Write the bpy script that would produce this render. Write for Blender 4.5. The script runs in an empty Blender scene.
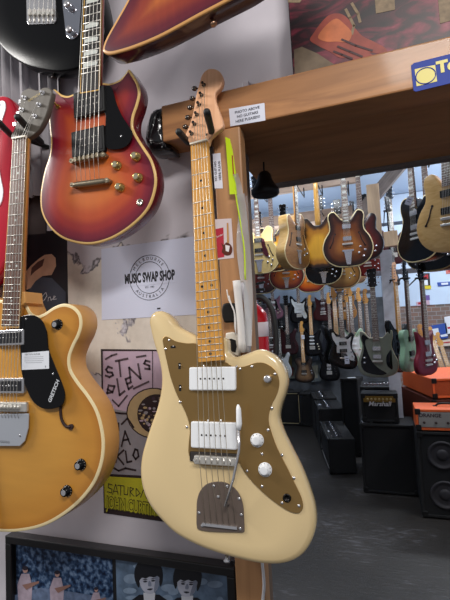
import bpy, bmesh, math, random
from mathutils import Matrix, Vector
random.seed(7)
R = math.radians
SC = bpy.context.scene
COL = SC.collection

# ---------------------------------------------------------------- camera
F_PX = 433.0
CAM = Vector((0.0, 0.0, 1.62))
YAW, PITCH, ROLL = R(19.5), R(3.0), R(3.0)
fw = Vector((-math.sin(YAW) * math.cos(PITCH), math.cos(YAW) * math.cos(PITCH), math.sin(PITCH)))
r0 = Vector((math.cos(YAW), math.sin(YAW), 0))
u0 = r0.cross(fw)
cr = r0 * math.cos(ROLL) - u0 * math.sin(ROLL)
cu = u0 * math.cos(ROLL) + r0 * math.sin(ROLL)
cam_data = bpy.data.cameras.new('camera')
cam = bpy.data.objects.new('camera', cam_data)
COL.objects.link(cam)
m3 = Matrix((cr, cu, -fw)).transposed()
cam.matrix_world = Matrix.Translation(CAM) @ m3.to_4x4()
cam_data.sensor_fit = 'VERTICAL'
cam_data.sensor_height = 24.0
cam_data.lens = 24.0 * F_PX / 600.0
cam_data.clip_start = 0.02
SC.camera = cam

# ---------------------------------------------------------------- world, lights, exposure
SC.view_settings.view_transform = 'Standard'
SC.view_settings.look = 'None'
SC.view_settings.gamma = 1.0
SC.view_settings.use_curve_mapping = False
SC.view_settings.exposure = 0.13
SC.cycles.use_denoising = True
SC.cycles.max_bounces = 6
w = bpy.data.worlds.new('shop_air'); SC.world = w; w.use_nodes = True
w.node_tree.nodes['Background'].inputs[0].default_value = (0.92, 0.93, 1.0, 1)
w.node_tree.nodes['Background'].inputs[1].default_value = 0.24

def area(name, loc, target, sx, sy, power, col=(1, 1, 1)):
    d = bpy.data.lights.new(name, 'AREA'); d.shape = 'RECTANGLE'; d.size = sx; d.size_y = sy
    d.energy = power; d.color = col
    o = bpy.data.objects.new(name, d); COL.objects.link(o)
    o.location = loc
    o.rotation_euler = (Vector(target) - Vector(loc)).to_track_quat('-Z', 'Y').to_euler()
    return o
area('front_tube_light', (-2.55, 0.15, 3.0), (-0.6, 1.0, 1.3), 1.1, 0.25, 56, (1.0, 0.97, 0.93))
area('front_tube_light', (0.7, -0.9, 3.3), (-0.2, 1.0, 1.3), 1.2, 0.3, 42, (1.0, 0.96, 0.92))
area('ceiling_fill_uplight', (-1.3, 5.0, 2.4), (-1.3, 5.0, 4), 1.0, 3.5, 42, (.85, .92, 1))  # added upward fill that brightens the ceiling; no fixture hangs here
area('ceiling_fill_uplight', (1.2, 5.0, 2.4), (1.2, 5.0, 4), 1.0, 3.5, 42, (.85, .92, 1))  # same added ceiling fill for the right half of the shop
area('shop_tube_light', (-0.6, 3.2, 3.42), (-0.6, 3.2, 0), 0.3, 1.4, 28, (0.9, 0.95, 1.0))
area('shop_tube_light', (1.6, 3.0, 3.42), (1.6, 3.4, 0), 0.3, 1.4, 42, (0.95, 0.97, 1.0))
area('shop_tube_light', (-1.2, 5.4, 3.42), (-1.2, 5.6, 0), 1.4, 0.3, 26, (0.88, 0.94, 1.0))
area('shop_tube_light', (1.3, 5.6, 3.42), (1.3, 6.2, 0), 1.4, 0.3, 70, (0.88, 0.94, 1.0))

# ---------------------------------------------------------------- geometry helpers
def ray(px, py):
    return fw + cr * ((px - 225.0) / F_PX) - cu * ((py - 300.0) / F_PX)
def at(px, py, Y):
    d = ray(px, py); return CAM + d * ((Y - CAM.y) / d.y)
def at_floor(px, py, z=0.0):
    d = ray(px, py); return CAM + d * ((z - CAM.z) / d.z)

class Fr:
    """frame standing in the room: local x right, y away from the viewer, z up"""
    def __init__(s, px, py, Y, yaw=0, tilt=0, roll=0, O=None):
        O = at(px, py, Y) if O is None else Vector(O)
        s.M = Matrix.Translation(O) @ Matrix.Rotation(R(yaw), 4, 'Z') @ Matrix.Rotation(-R(tilt), 4, 'X') @ Matrix.Rotation(R(roll), 4, 'Y')
        s.I = s.M.inverted()
    def uv(s, px, py, w=0.0):
        o = s.I @ CAM; d = s.I.to_3x3() @ ray(px, py)
        t = (-w - o.y) / d.y; p = o + d * t
        return (p.x, p.z)
    def tr(s, pts, w=0.0):
        return [s.uv(a, b, w) for a, b in pts]

def lin(h):
    if isinstance(h, str):
        h = h.lstrip('#'); c = [int(h[i:i + 2], 16) / 255 for i in (0, 2, 4)]
        return tuple((x / 12.92 if x <= .04045 else ((x + .055) / 1.055) ** 2.4) for x in c) + (1,)
    return tuple(h) + ((1,) if len(h) == 3 else ())
_mc = {}
def mat(col, rough=.5, metal=0.0, coat=0.0, var=0.0, vscale=20, bump=0.0, emit=0.0, alpha=1.0, spec=None, trans=0.0):
    key = (col, rough, metal, coat, var, vscale, bump, emit, alpha, spec, trans)
    if key in _mc: return _mc[key]
    m = bpy.data.materials.new('surface_' + str(len(_mc))); m.use_nodes = True
    nt = m.node_tree; b = nt.nodes['Principled BSDF']
    b.inputs['Base Color'].default_value = lin(col)
    b.inputs['Roughness'].default_value = rough; b.inputs['Metallic'].default_value = metal
    b.inputs['Coat Weight'].default_value = coat; b.inputs['Coat Roughness'].default_value = .08
    if spec is not None: b.inputs['Specular IOR Level'].default_value = spec
    if trans: b.inputs['Transmission Weight'].default_value = trans
    if alpha < 1: b.inputs['Alpha'].default_value = alpha
    if emit:
        b.inputs['Emission Color'].default_value = lin(col); b.inputs['Emission Strength'].default_value = emit
    tc = nt.nodes.new('ShaderNodeTexCoord')
    nz = nt.nodes.new('ShaderNodeTexNoise'); nz.inputs['Scale'].default_value = vscale; nz.inputs['Detail'].default_value = 4
    nt.links.new(tc.outputs['Object'], nz.inputs['Vector'])
    mr = nt.nodes.new('ShaderNodeMapRange'); mr.inputs['To Min'].default_value = 1 - var - .01; mr.inputs['To Max'].default_value = 1 + var
    mr.inputs['From Min'].default_value = .3; mr.inputs['From Max'].default_value = .7
    nt.links.new(nz.outputs['Fac'], mr.inputs['Value'])
    hs = nt.nodes.new('ShaderNodeHueSaturation'); hs.inputs['Color'].default_value = lin(col)
    nt.links.new(mr.outputs[0], hs.inputs['Value']); nt.links.new(hs.outputs[0], b.inputs['Base Color'])
    if bump:
        bp = nt.nodes.new('ShaderNodeBump'); bp.inputs['Strength'].default_value = bump; bp.inputs['Distance'].default_value = .01
        nt.links.new(nz.outputs['Fac'], bp.inputs['Height']); nt.links.new(bp.outputs[0], b.inputs['Normal'])
    _mc[key] = m
    return m

def wood(c1, c2, rough=.45, coat=0.0, scale=(3, 3, 40), dist=2.0, key=None):
    k = ('wood', c1, c2, rough, coat, scale, dist)
    if k in _mc: return _mc[k]
    m = bpy.data.materials.new('wood_' + str(len(_mc))); m.use_nodes = True
    nt = m.node_tree; b = nt.nodes['Principled BSDF']
    b.inputs['Roughness'].default_value = rough; b.inputs['Coat Weight'].default_value = coat; b.inputs['Coat Roughness'].default_value = .1
    tc = nt.nodes.new('ShaderNodeTexCoord'); mp = nt.nodes.new('ShaderNodeMapping'); mp.inputs['Scale'].default_value = scale
    nz = nt.nodes.new('ShaderNodeTexNoise'); nz.inputs['Scale'].default_value = 1.0; nz.inputs['Detail'].default_value = 6; nz.inputs['Distortion'].default_value = dist
    rp = nt.nodes.new('ShaderNodeValToRGB'); rp.color_ramp.elements[0].color = lin(c1); rp.color_ramp.elements[1].color = lin(c2)
    rp.color_ramp.elements[0].position = .32; rp.color_ramp.elements[1].position = .68
    nt.links.new(tc.outputs['Object'], mp.inputs[0]); nt.links.new(mp.outputs[0], nz.inputs['Vector'])
    nt.links.new(nz.outputs['Fac'], rp.inputs[0]); nt.links.new(rp.outputs[0], b.inputs['Base Color'])
    _mc[k] = m
    return m

def burst(stops, rough=.3, coat=.3, grain=.06, gs=(60, 8, 4)):
    """sunburst finish: colour by distance from the rim, stops = [(metres, colour), ...]"""
    k = ('burst', tuple(stops), rough, coat, gs)
    if k in _mc: return _mc[k]
    m = bpy.data.materials.new('sunburst_' + str(len(_mc))); m.use_nodes = True
    nt = m.node_tree; b = nt.nodes['Principled BSDF']
    b.inputs['Roughness'].default_value = rough; b.inputs['Coat Weight'].default_value = coat; b.inputs['Coat Roughness'].default_value = .06
    at_ = nt.nodes.new('ShaderNodeAttribute'); at_.attribute_name = 'edge'
    rp = nt.nodes.new('ShaderNodeValToRGB'); rp.color_ramp.interpolation = 'EASE'
    mx = max(s[0] for s in stops)
    dv = nt.nodes.new('ShaderNodeMath'); dv.operation = 'DIVIDE'; dv.inputs[1].default_value = mx
    nt.links.new(at_.outputs['Fac'], dv.inputs[0]); nt.links.new(dv.outputs[0], rp.inputs[0])
    els = rp.color_ramp.elements
    while len(els) < len(stops): els.new(.5)
    for e, (d, c) in zip(els, stops): e.position = d / mx; e.color = lin(c)
    tc = nt.nodes.new('ShaderNodeTexCoord'); mp = nt.nodes.new('ShaderNodeMapping'); mp.inputs['Scale'].default_value = gs
    nz = nt.nodes.new('ShaderNodeTexNoise'); nz.inputs['Scale'].default_value = 1; nz.inputs['Detail'].default_value = 5
    mr = nt.nodes.new('ShaderNodeMapRange'); mr.inputs['From Min'].default_value = .3; mr.inputs['From Max'].default_value = .7
    mr.inputs['To Min'].default_value = 1 - grain; mr.inputs['To Max'].default_value = 1 + grain
    hs = nt.nodes.new('ShaderNodeHueSaturation')
    nt.links.new(tc.outputs['Object'], mp.inputs[0]); nt.links.new(mp.outputs[0], nz.inputs['Vector']); nt.links.new(nz.outputs['Fac'], mr.inputs['Value'])
    nt.links.new(mr.outputs[0], hs.inputs['Value']); nt.links.new(rp.outputs[0], hs.inputs['Color']); nt.links.new(hs.outputs[0], b.inputs['Base Color'])
    _mc[k] = m
    return m

def spline(pts, n=6, closed=True):
    N = len(pts); out = []
    rng = range(N) if closed else range(N - 1)
    for i in rng:
        if closed: p0, p1, p2, p3 = pts[i - 1], pts[i], pts[(i + 1) % N], pts[(i + 2) % N]
        else: p0, p1, p2, p3 = pts[max(i - 1, 0)], pts[i], pts[i + 1], pts[min(i + 2, N - 1)]
        d = [max(1e-6, math.dist(a, b)) ** .5 for a, b in ((p0, p1), (p1, p2), (p2, p3))]
        for k in range(n):
            t = k / n
            # centripetal tangents
            r = []
            for c in range(len(p1)):
                if math.dist(p0, p1) < 1e-9: m1 = (p2[c] - p1[c])
                else: m1 = d[1] * ((p1[c] - p0[c]) / d[0] - (p2[c] - p0[c]) / (d[0] + d[1]) + (p2[c] - p1[c]) / d[1])
                if math.dist(p2, p3) < 1e-9: m2 = (p2[c] - p1[c])
                else: m2 = d[1] * ((p2[c] - p1[c]) / d[1] - (p3[c] - p1[c]) / (d[1] + d[2]) + (p3[c] - p2[c]) / d[2])
                r.append((2 * t ** 3 - 3 * t * t + 1) * p1[c] + (t ** 3 - 2 * t * t + t) * m1 + (-2 * t ** 3 + 3 * t * t) * p2[c] + (t ** 3 - t * t) * m2)
            out.append(tuple(r))
    if not closed: out.append(tuple(pts[-1]))
    return out

def area2(p):
    return .5 * sum(p[i - 1][0] * p[i][1] - p[i][0] * p[i - 1][1] for i in range(len(p)))
def inset(p, r):
    """shrink a counter-clockwise outline by r"""
    N = len(p); out = []
    for i in range(N):
        a, b, c = p[i - 1], p[i], p[(i + 1) % N]
        e1 = Vector((b[0] - a[0], b[1] - a[1])); e2 = Vector((c[0] - b[0], c[1] - b[1]))
        if e1.length < 1e-9 or e2.length < 1e-9: out.append(b); continue
        e1.normalize(); e2.normalize()
        n = Vector((-e1.y - e2.y, e1.x + e2.x))
        if n.length < 1e-6: out.append(b); continue
        n.normalize()
        co = max(.55, n.x * -e1.y + n.y * e1.x)
        out.append((b[0] + n.x * r / co, b[1] + n.y * r / co))
    return out
def ccw(p):
    return list(p) if area2(p) > 0 else list(reversed(p))

class MB:
    def __init__(s): s.v = []; s.f = []; s.m = []; s.sm = []; s.e = []; s.T = Matrix.Identity(4)
    def vert(s, x, y, z, e=0.0):
        p = s.T @ Vector((x, y, z)); s.v.append(p); s.e.append(e); return len(s.v) - 1
    def face(s, ids, m=0, sm=False): s.f.append(tuple(ids)); s.m.append(m); s.sm.append(sm)
    def loft(s, rings, m=0, sm=True, cap0=True, cap1=True, closed=True):
        ids = [[s.vert(*p) for p in r] for r in rings]; n = len(ids[0])
        for j, (a, b) in enumerate(zip(ids, ids[1:])):
            mm = m[j] if isinstance(m, (list, tuple)) else m
            for i in range(n if closed else n - 1):
                k = (i + 1) % n; s.face((a[i], a[k], b[k], b[i]), mm, sm)
        m0 = m[0] if isinstance(m, (list, tuple)) else m; m1 = m[-1] if isinstance(m, (list, tuple)) else m
        if cap0: s.face(ids[0][::-1], m0)
        if cap1: s.face(ids[-1], m1)
        return s
    def box(s, c, d, m=0, rot=None):
        T = s.T
        s.T = T @ Matrix.Translation(Vector(c)) @ (rot.to_4x4() if rot else Matrix.Identity(4))
        x, y, z = d[0] / 2, d[1] / 2, d[2] / 2
        i = [s.vert(a, b, cc) for a in (-x, x) for b in (-y, y) for cc in (-z, z)]
        for q in ((0, 1, 3, 2), (4, 6, 7, 5), (0, 4, 5, 1), (2, 3, 7, 6), (0, 2, 6, 4), (1, 5, 7, 3)): s.face([i[k] for k in q], m)
        s.T = T; return s
    def rbox(s, c, d, r=.003, m=0):
        """box with rounded vertical and horizontal edges, facing -y"""
        x, z = d[0] / 2, d[2] / 2; o = []
        for cx, cz, a0 in ((x - r, z - r, 0), (-x + r, z - r, 90), (-x + r, -z + r, 180), (x - r, -z + r, 270)):
            for k in range(4): a = R(a0 + k * 30); o.append((c[0] + cx + r * math.cos(a), c[2] + cz + r * math.sin(a)))
        return s.prism(o, c[1] - d[1] / 2, c[1] + d[1] / 2, m, r * .6)
    def prism(s, o, y0, y1, m=0, r=0.0, sm=False):
        o = ccw(o)
        if r > 0:
            prof = [(r, y0), (r * .3, y0 + r * .3), (0, y0 + r), (0, y1 - r), (r * .3, y1 - r * .3), (r, y1)]
        else: prof = [(0, y0), (0, y1)]
        rings = [[(p[0], y, p[1]) for p in (inset(o, q) if q else o)] for q, y in prof]
        return s.loft(rings, m, sm)
    def sheet(s, o, y, m=0):
        s.face([s.vert(p[0], y, p[1]) for p in ccw(o)], m); return s
    def cyl(s, p0, p1, r0, r1=None, n=12, m=0, cap=True):
        r1 = r0 if r1 is None else r1
        p0, p1 = Vector(p0), Vector(p1); d = (p1 - p0); q = d.to_track_quat('Z', 'Y')
        rings = [[tuple(p + q @ Vector((r * math.cos(2 * math.pi * i / n), r * math.sin(2 * math.pi * i / n), 0))) for i in range(n)] for p, r in ((p0, r0), (p1, r1))]
        return s.loft(rings, m, True, cap, cap)
    def lathe(s, p, axis, prof, n=16, m=0):
        """prof = [(radius, distance along the axis)]"""
        p = Vector(p); q = Vector(axis).to_track_quat('Z', 'Y')
        rings = [[tuple(p + q @ Vector((max(r, 1e-4) * math.cos(2 * math.pi * i / n), max(r, 1e-4) * math.sin(2 * math.pi * i / n), h))) for i in range(n)] for r, h in prof]
        return s.loft(rings, m, True)
    def tube(s, path, r, n=6, m=0, closed=False):
        path = [Vector(p) for p in path]; rings = []; N = len(path)
        up = Vector((0.13, -.31, .94))
        for i, p in enumerate(path):
            t = (path[(i + 1) % N] - path[i - 1]) if closed else (path[min(i + 1, N - 1)] - path[max(i - 1, 0)])
            t.normalize(); a = t.cross(up)
            if a.length < 1e-3: a = t.cross(Vector((1, 0, 0)))
            a.normalize(); b = t.cross(a); rr = r[i] if isinstance(r, (list, tuple)) else r
            rings.append([tuple(p + a * rr * math.cos(2 * math.pi * k / n) + b * rr * math.sin(2 * math.pi * k / n)) for k in range(n)])
        if closed: rings.append(rings[0]); return s.loft(rings, m, True, False, False)
        return s.loft(rings, m, True)
    def body(s, outl, y0, thick, r=.006, spine=None, arch=0.0, mt=0, ms=1, mb=None, bw=.004, back_arch=0.0, rings=8):
        """guitar body: back, rounded rim, optional binding, face rings running towards the spine (carry 'edge')"""
        o = ccw(outl)
        ai, ao = .3, .3
        yb = y0 + thick
        prof = [(r, yb), (r * ai, yb - r * ai), (0, yb - r), (0, y0 + r), (r * ai, y0 + r * ai), (r, y0)]
        if mb is None:
            mats_ = [ms, ms, ms, ms if mt != ms else mt, mt]
        else: mats_ = [ms, ms, ms, mb, mb]
        RR = [[(p[0], y, p[1], 0.0) for p in (inset(o, q) if q else o)] for q, y in prof]
        if mb is not None:
            RR.append([(p[0], y0 - .0003, p[1], 0.0) for p in inset(o, r + bw)]); mats_.append(mb)
        if spine is None: a = b = (sum(p[0] for p in o) / len(o), sum(p[1] for p in o) / len(o))
        else: a, b = spine
        base = inset(o, r + (bw if mb is not None else 0))
        av, bv = Vector(a), Vector(b); ab = bv - av
        segs = o
        for k in range(1, rings + 1):
            t = k / rings; t = t * .985; rg = []
            for p in base:
                pv = Vector(p); h = 0 if ab.length < 1e-6 else max(0, min(1, (pv - av).dot(ab) / ab.length_squared))
                c = av + ab * h; q = c + (pv - c) * (1 - t)
                dmin = min(math.hypot(q.x - g[0], q.y - g[1]) for g in segs[::2])
                rg.append((q.x, y0 - arch * (1 - (1 - t) ** 2) ** 1.5 - (0.0003 if mb is not None else 0), q.y, dmin))
            RR.append(rg); mats_.append(mt)
        s.loft(RR, mats_, True, False, True)
        # back cap: fan rings as well so an arched back works
        bk = [[(p[0], yb, p[1], 0.0) for p in inset(o, r)]]
        for k in range(1, 5):
            t = k / 4 * .985; rg = []
            for p in inset(o, r):
                pv = Vector(p); h = 0 if ab.length < 1e-6 else max(0, min(1, (pv - av).dot(ab) / ab.length_squared))
                c = av + ab * h; q = c + (pv - c) * (1 - t)
                dmin = min(math.hypot(q.x - g[0], q.y - g[1]) for g in segs[::3])
                rg.append((q.x, yb + back_arch * (1 - (1 - t) ** 2), q.y, dmin))
            bk.append(rg)
        s.loft(bk, s.back_m if hasattr(s, 'back_m') else ms, True, False, True)
        return s
    def text(s, txt, c, size, m=0, ux=(1, 0, 0), uz=(0, 0, 1), align='CENTER', bold=0.0, sx=1.0, shear=0.0, spacing=1.0):
        cu_ = bpy.data.curves.new('lettering', 'FONT'); cu_.body = txt; cu_.size = size; cu_.align_x = align; cu_.align_y = 'CENTER'
        cu_.offset = bold; cu_.shear = shear; cu_.space_character = spacing; cu_.resolution_u = 3
        ob = bpy.data.objects.new('lettering', cu_); COL.objects.link(ob)
        dg = bpy.context.evaluated_depsgraph_get(); me = bpy.data.meshes.new_from_object(ob.evaluated_get(dg))
        ux, uz, c = Vector(ux).normalized(), Vector(uz).normalized(), Vector(c)
        base = len(s.v)
        for v in me.vertices: 
            p = c + ux * v.co.x * sx + uz * v.co.y
            s.vert(*p)
        for f in me.polygons: s.face([base + i for i in f.vertices], m)
        bpy.data.objects.remove(ob); bpy.data.curves.remove(cu_); bpy.data.meshes.remove(me)
        return s
    def build(s, name, mats, parent=None, M=None, label=None, cat=None, group=None, kind=None, bevel=0.0, recalc=True):
        me = bpy.data.meshes.new(name); me.from_pydata([tuple(p) for p in s.v], [], s.f)
        if not isinstance(mats, (list, tuple)): mats = [mats]
        for x in mats: me.materials.append(x)
        for p, mi, sm in zip(me.polygons, s.m, s.sm): p.material_index = min(mi, len(mats) - 1); p.use_smooth = sm
        if any(s.e):
            a = me.attributes.new('edge', 'FLOAT', 'POINT'); a.data.foreach_set('value', s.e)
        if recalc:
            bm = bmesh.new(); bm.from_mesh(me); bmesh.ops.recalc_face_normals(bm, faces=bm.faces); bm.to_mesh(me); bm.free()
        o = bpy.data.objects.new(name, me); COL.objects.link(o)
        if parent is not None: o.parent = parent
        if M is not None: o.matrix_world = M
        tag(o, label, cat, group, kind)
        if bevel:
            b = o.modifiers.new('bevel', 'BEVEL'); b.width = bevel; b.segments = 2; b.limit_method = 'ANGLE'; b.angle_limit = R(50)
        return o

def tag(o, label=None, cat=None, group=None, kind=None):
    if label: o['label'] = label
    if cat: o['category'] = cat
    if group: o['group'] = group
    if kind: o['kind'] = kind
    return o
def empty(name, M, label, cat, group=None):
    o = bpy.data.objects.new(name, None); COL.objects.link(o); o.matrix_world = M; o.empty_display_size = .05
    return tag(o, label, cat, group)

# common surfaces
CHROME = mat('#cfcfd2', .25, .8); NICKEL = mat('#b9b2a4', .3, 1.0); DARKMET = mat('#6f6862', .22, 1.0)
BLACKGLOSS = mat('#08080a', .15, 0, 0, 0, 20, 0, 0, 1, .35); BLACK = mat('#0d0d0e', .5, 0, 0, 0, 20, 0, 0, 1, .35); RUBBER = mat('#1b1c1d', .6, 0, 0, .1, 60)
WHITEP = mat('#eceff2', .3); CREAM = mat('#ead7a4', .35); GOLDMET = mat('#c9a65a', .28, 1.0)
STEEL = mat('#dad7d0', .35, .7); PEARL = mat('#c9cdc8', .25); PAPER = mat('#dcdfec', .8)
ROSEWOOD = wood('#472c23', '#6e4a3a', .5, 0, (120, 20, 6)); EBONY = wood('#131112', '#241f1e', .45, 0, (120, 20, 6))
MAPLEN = wood('#c88f45', '#dba356', .35, .4, (90, 20, 5), 1.0)
MAPLEH = wood('#dba27a', '#eab68e', .45, .1, (90, 20, 5), 1.0)

def neck_parts(root, nut, heel, wn, wh, S, w=.012, wnut=None, fb=ROSEWOOD, neckm=MAPLEN, nf=21, inlay='dot', thick=.02, bind=None, nstr=6, dotm=PEARL, sub=14, frm=None, past=0.0):
    """neck shaft with its fretboard (sub-part); nut, heel = (x, z) on the board, w = height over the face"""
    wnut = w if wnut is None else wnut
    nv = Vector((nut[0], -wnut, nut[1])); hv = Vector((heel[0], -w, heel[1]))
    ax = (hv - nv); L = ax.length; ax.normalize(); xx = Vector((1, 0, 0)); xx = (xx - ax * xx.dot(ax)).normalized(); nn = ax.cross(xx)
    if nn.y > 0: nn = -nn
    # local: X across, Y = away, Z = from heel to nut
    T = Matrix((xx, -nn, -ax)).transposed().to_4x4(); T.translation = nv
    mb = MB(); mb.T = T
    rings = []
    for k in range(7):
        t = k / 6; hw = (wn + (wh - wn) * t) / 2; z = -L * t; th = thick * (1 + .15 * t)
        rings.append([(hw * math.cos(math.pi * i / 8), .005 + th * math.sin(math.pi * i / 8) ** .8, z) for i in range(9)])
    mb.loft(rings, 0, True); nk = mb.build('neck', [neckm], root)
    mb = MB(); mb.T = T; m = 1 if bind else 0
    e = .0016 if bind else 0
    o = [(-wn / 2, 0), (wn / 2, 0), (wh / 2, -L), (-wh / 2, -L)]
    mb.loft([[(p[0], y, p[1]) for p in o] for y in (.0055, 0)], 0, False)
    mats = [fb, STEEL, dotm, bind or CREAM, mat('#e7e0cf', .4)]
    if bind:
        for sg in (-1, 1):
            mb.loft([[(sg * (wn / 2 - a), y, 0), (sg * (wh / 2 - a), y, -L)] for a, y in ((0, .0055), (0, -.0003), (.0017, -.0003))], 3, False, False, False, False)
            mb.box((sg * (wn / 2 + wh / 2) / 2, .0025, -L / 2), (.0001, .0001, .0001), 3)
        mb.box((0, .0022, -L), (wh, .006, .002), 3)
    fp = [S * (1 - 2 ** (-i / 12)) for i in range(0, nf + 1)]
    for i in range(1, nf + 1):
        if fp[i] > L: break
        hw = (wn + (wh - wn) * fp[i] / L) / 2 - .0012
        mb.cyl((-hw, -.0002, -fp[i]), (hw, -.0002, -fp[i]), .0011, n=6, m=1)
        c = -(fp[i] + fp[i - 1]) / 2; gap = fp[i] - fp[i - 1]
        if i in (3, 5, 7, 9, 12, 15, 17, 19, 21):
            if inlay == 'dot':
                for dx in ((-.011, .011) if i == 12 else (0,)): mb.cyl((dx, 0, c), (dx, -.0004, c), .003, n=12, m=2)
            elif inlay == 'block': mb.box((0, -.0001, c), (hw * 1.3, .0006, gap * .55), 2)
            elif inlay == 'wing':
                o2 = [(-hw * .75, c - .004), (hw * .72, c - .004), (hw * .8, c + .004), (0, c + .0095), (-hw * .8, c + .004)]
                mb.prism(o2, -.0004, .0002, 2)
            elif inlay == 'thumb':
                mb.cyl((-hw * .65, 0, c), (-hw * .65, -.0004, c), .0042, n=12, m=2)
    if inlay == 'block': mb.box((0, -.0001, -S * .028), (wn * .6, .0006, S * .03), 2)
    mb.box((0, -.001, .0015), (wn, .008, .004), 4)
    mb.build('fretboard', mats, nk)
    return T, nk

def strings_part(root, pts, r=.0007, m=STEEL, n=4):
    mb = MB()
    for p in pts: mb.tube(p, r, n, 0)
    return mb.build('strings', [m], root)

# ================================================================ THE ROOM
WALL_Y, BEAM_Y = 1.05, 0.96
def brick_mat():
    m = bpy.data.materials.new('old_brick'); m.use_nodes = True; nt = m.node_tree; b = nt.nodes['Principled BSDF']
    tc = nt.nodes.new('ShaderNodeTexCoord'); mp = nt.nodes.new('ShaderNodeMapping'); mp.inputs['Rotation'].default_value = (R(90), 0, 0)
    br = nt.nodes.new('ShaderNodeTexBrick'); br.inputs['Scale'].default_value = 4.0
    br.inputs['Color1'].default_value = lin('#8a6658'); br.inputs['Color2'].default_value = lin('#6d625d'); br.inputs['Mortar'].default_value = lin('#8d8a88')
    nt.links.new(tc.outputs['Object'], mp.inputs[0]); nt.links.new(mp.outputs[0], br.inputs['Vector']); nt.links.new(br.outputs['Color'], b.inputs['Base Color'])
    b.inputs['Roughness'].default_value = .9
    return m
def plaster_mat():
    """painted wall, patched filler and cracked flakes with dark grime lines"""
    m = bpy.data.materials.new('peeling_plaster'); m.use_nodes = True; nt = m.node_tree; b = nt.nodes['Principled BSDF']
    tc = nt.nodes.new('ShaderNodeTexCoord')
    def noise(s, d=6, dist=0.0, rough=.6):
        n = nt.nodes.new('ShaderNodeTexNoise'); n.inputs['Scale'].default_value = s; n.inputs['Detail'].default_value = d
        n.inputs['Distortion'].default_value = dist; n.inputs['Roughness'].default_value = rough
        nt.links.new(tc.outputs['Object'], n.inputs['Vector']); return n
    def ramp(src, stops, interp='LINEAR'):
        r = nt.nodes.new('ShaderNodeValToRGB'); r.color_ramp.interpolation = interp; e = r.color_ramp.elements
        while len(e) < len(stops): e.new(.5)
        for x, (p, c) in zip(e, stops): x.position = p; x.color = lin(c)
        nt.links.new(src, r.inputs[0]); return r
    def mix(f, a, c):
        x = nt.nodes.new('ShaderNodeMix'); x.data_type = 'RGBA'; nt.links.new(f, x.inputs['Factor']); nt.links.new(a, x.inputs['A']); nt.links.new(c, x.inputs['B']); return x.outputs['Result']
    base = ramp(noise(3, 4).outputs['Fac'], [(.3, '#bfbac2'), (.7, '#cfcad1')])
    sepx = nt.nodes.new('ShaderNodeSeparateXYZ'); nt.links.new(tc.outputs['Object'], sepx.inputs[0])
    # patch band around chest height: old cream plaster showing through
    n1 = noise(2.6, 5, .6)
    band = nt.nodes.new('ShaderNodeMapRange'); band.inputs['From Min'].default_value = 1.98; band.inputs['From Max'].default_value = 1.80; nt.links.new(sepx.outputs['Z'], band.inputs['Value'])
    band2 = nt.nodes.new('ShaderNodeMapRange'); band2.inputs['From Min'].default_value = 1.42; band2.inputs['From Max'].default_value = 1.55; nt.links.new(sepx.outputs['Z'], band2.inputs['Value'])
    mu = nt.nodes.new('ShaderNodeMath'); mu.operation = 'MULTIPLY'; nt.links.new(band.outputs[0], mu.inputs[0]); nt.links.new(band2.outputs[0], mu.inputs[1])
    ma = nt.nodes.new('ShaderNodeMath'); ma.operation = 'MULTIPLY_ADD'; nt.links.new(mu.outputs[0], ma.inputs[0]); ma.inputs[1].default_value = .30; nt.links.new(n1.outputs['Fac'], ma.inputs[2])
    msk = ramp(ma.outputs[0], [(.70, (0, 0, 0)), (.715, (1, 1, 1))])
    old = ramp(noise(14, 6).outputs['Fac'], [(.3, '#c6bcb0'), (.6, '#ddd4c9')])
    c = mix(msk.outputs[0], base.outputs[0], old.outputs[0])
    # grime along the flake edges
    edge = ramp(ma.outputs[0], [(.68, (0, 0, 0)), (.70, (1, 1, 1)), (.715, (0, 0, 0))])
    gr = ramp(noise(22, 6).outputs['Fac'], [(.42, (0, 0, 0)), (.52, (1, 1, 1))])
    g = nt.nodes.new('ShaderNodeMath'); g.operation = 'MULTIPLY'; nt.links.new(edge.outputs[0], g.inputs[0]); nt.links.new(gr.outputs[0], g.inputs[1])
    dk = nt.nodes.new('ShaderNodeRGB'); dk.outputs[0].default_value = lin('#4b454a')
    c = mix(g.outputs[0], c, dk.outputs[0])
    nt.links.new(c, b.inputs['Base Color']); b.inputs['Roughness'].default_value = .75
    bp = nt.nodes.new('ShaderNodeBump'); bp.inputs['Strength'].default_value = .5; bp.inputs['Distance'].default_value = .004
    nt.links.new(ma.outputs[0], bp.inputs['Height']); nt.links.new(bp.outputs[0], b.inputs['Normal'])
    return m
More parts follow.
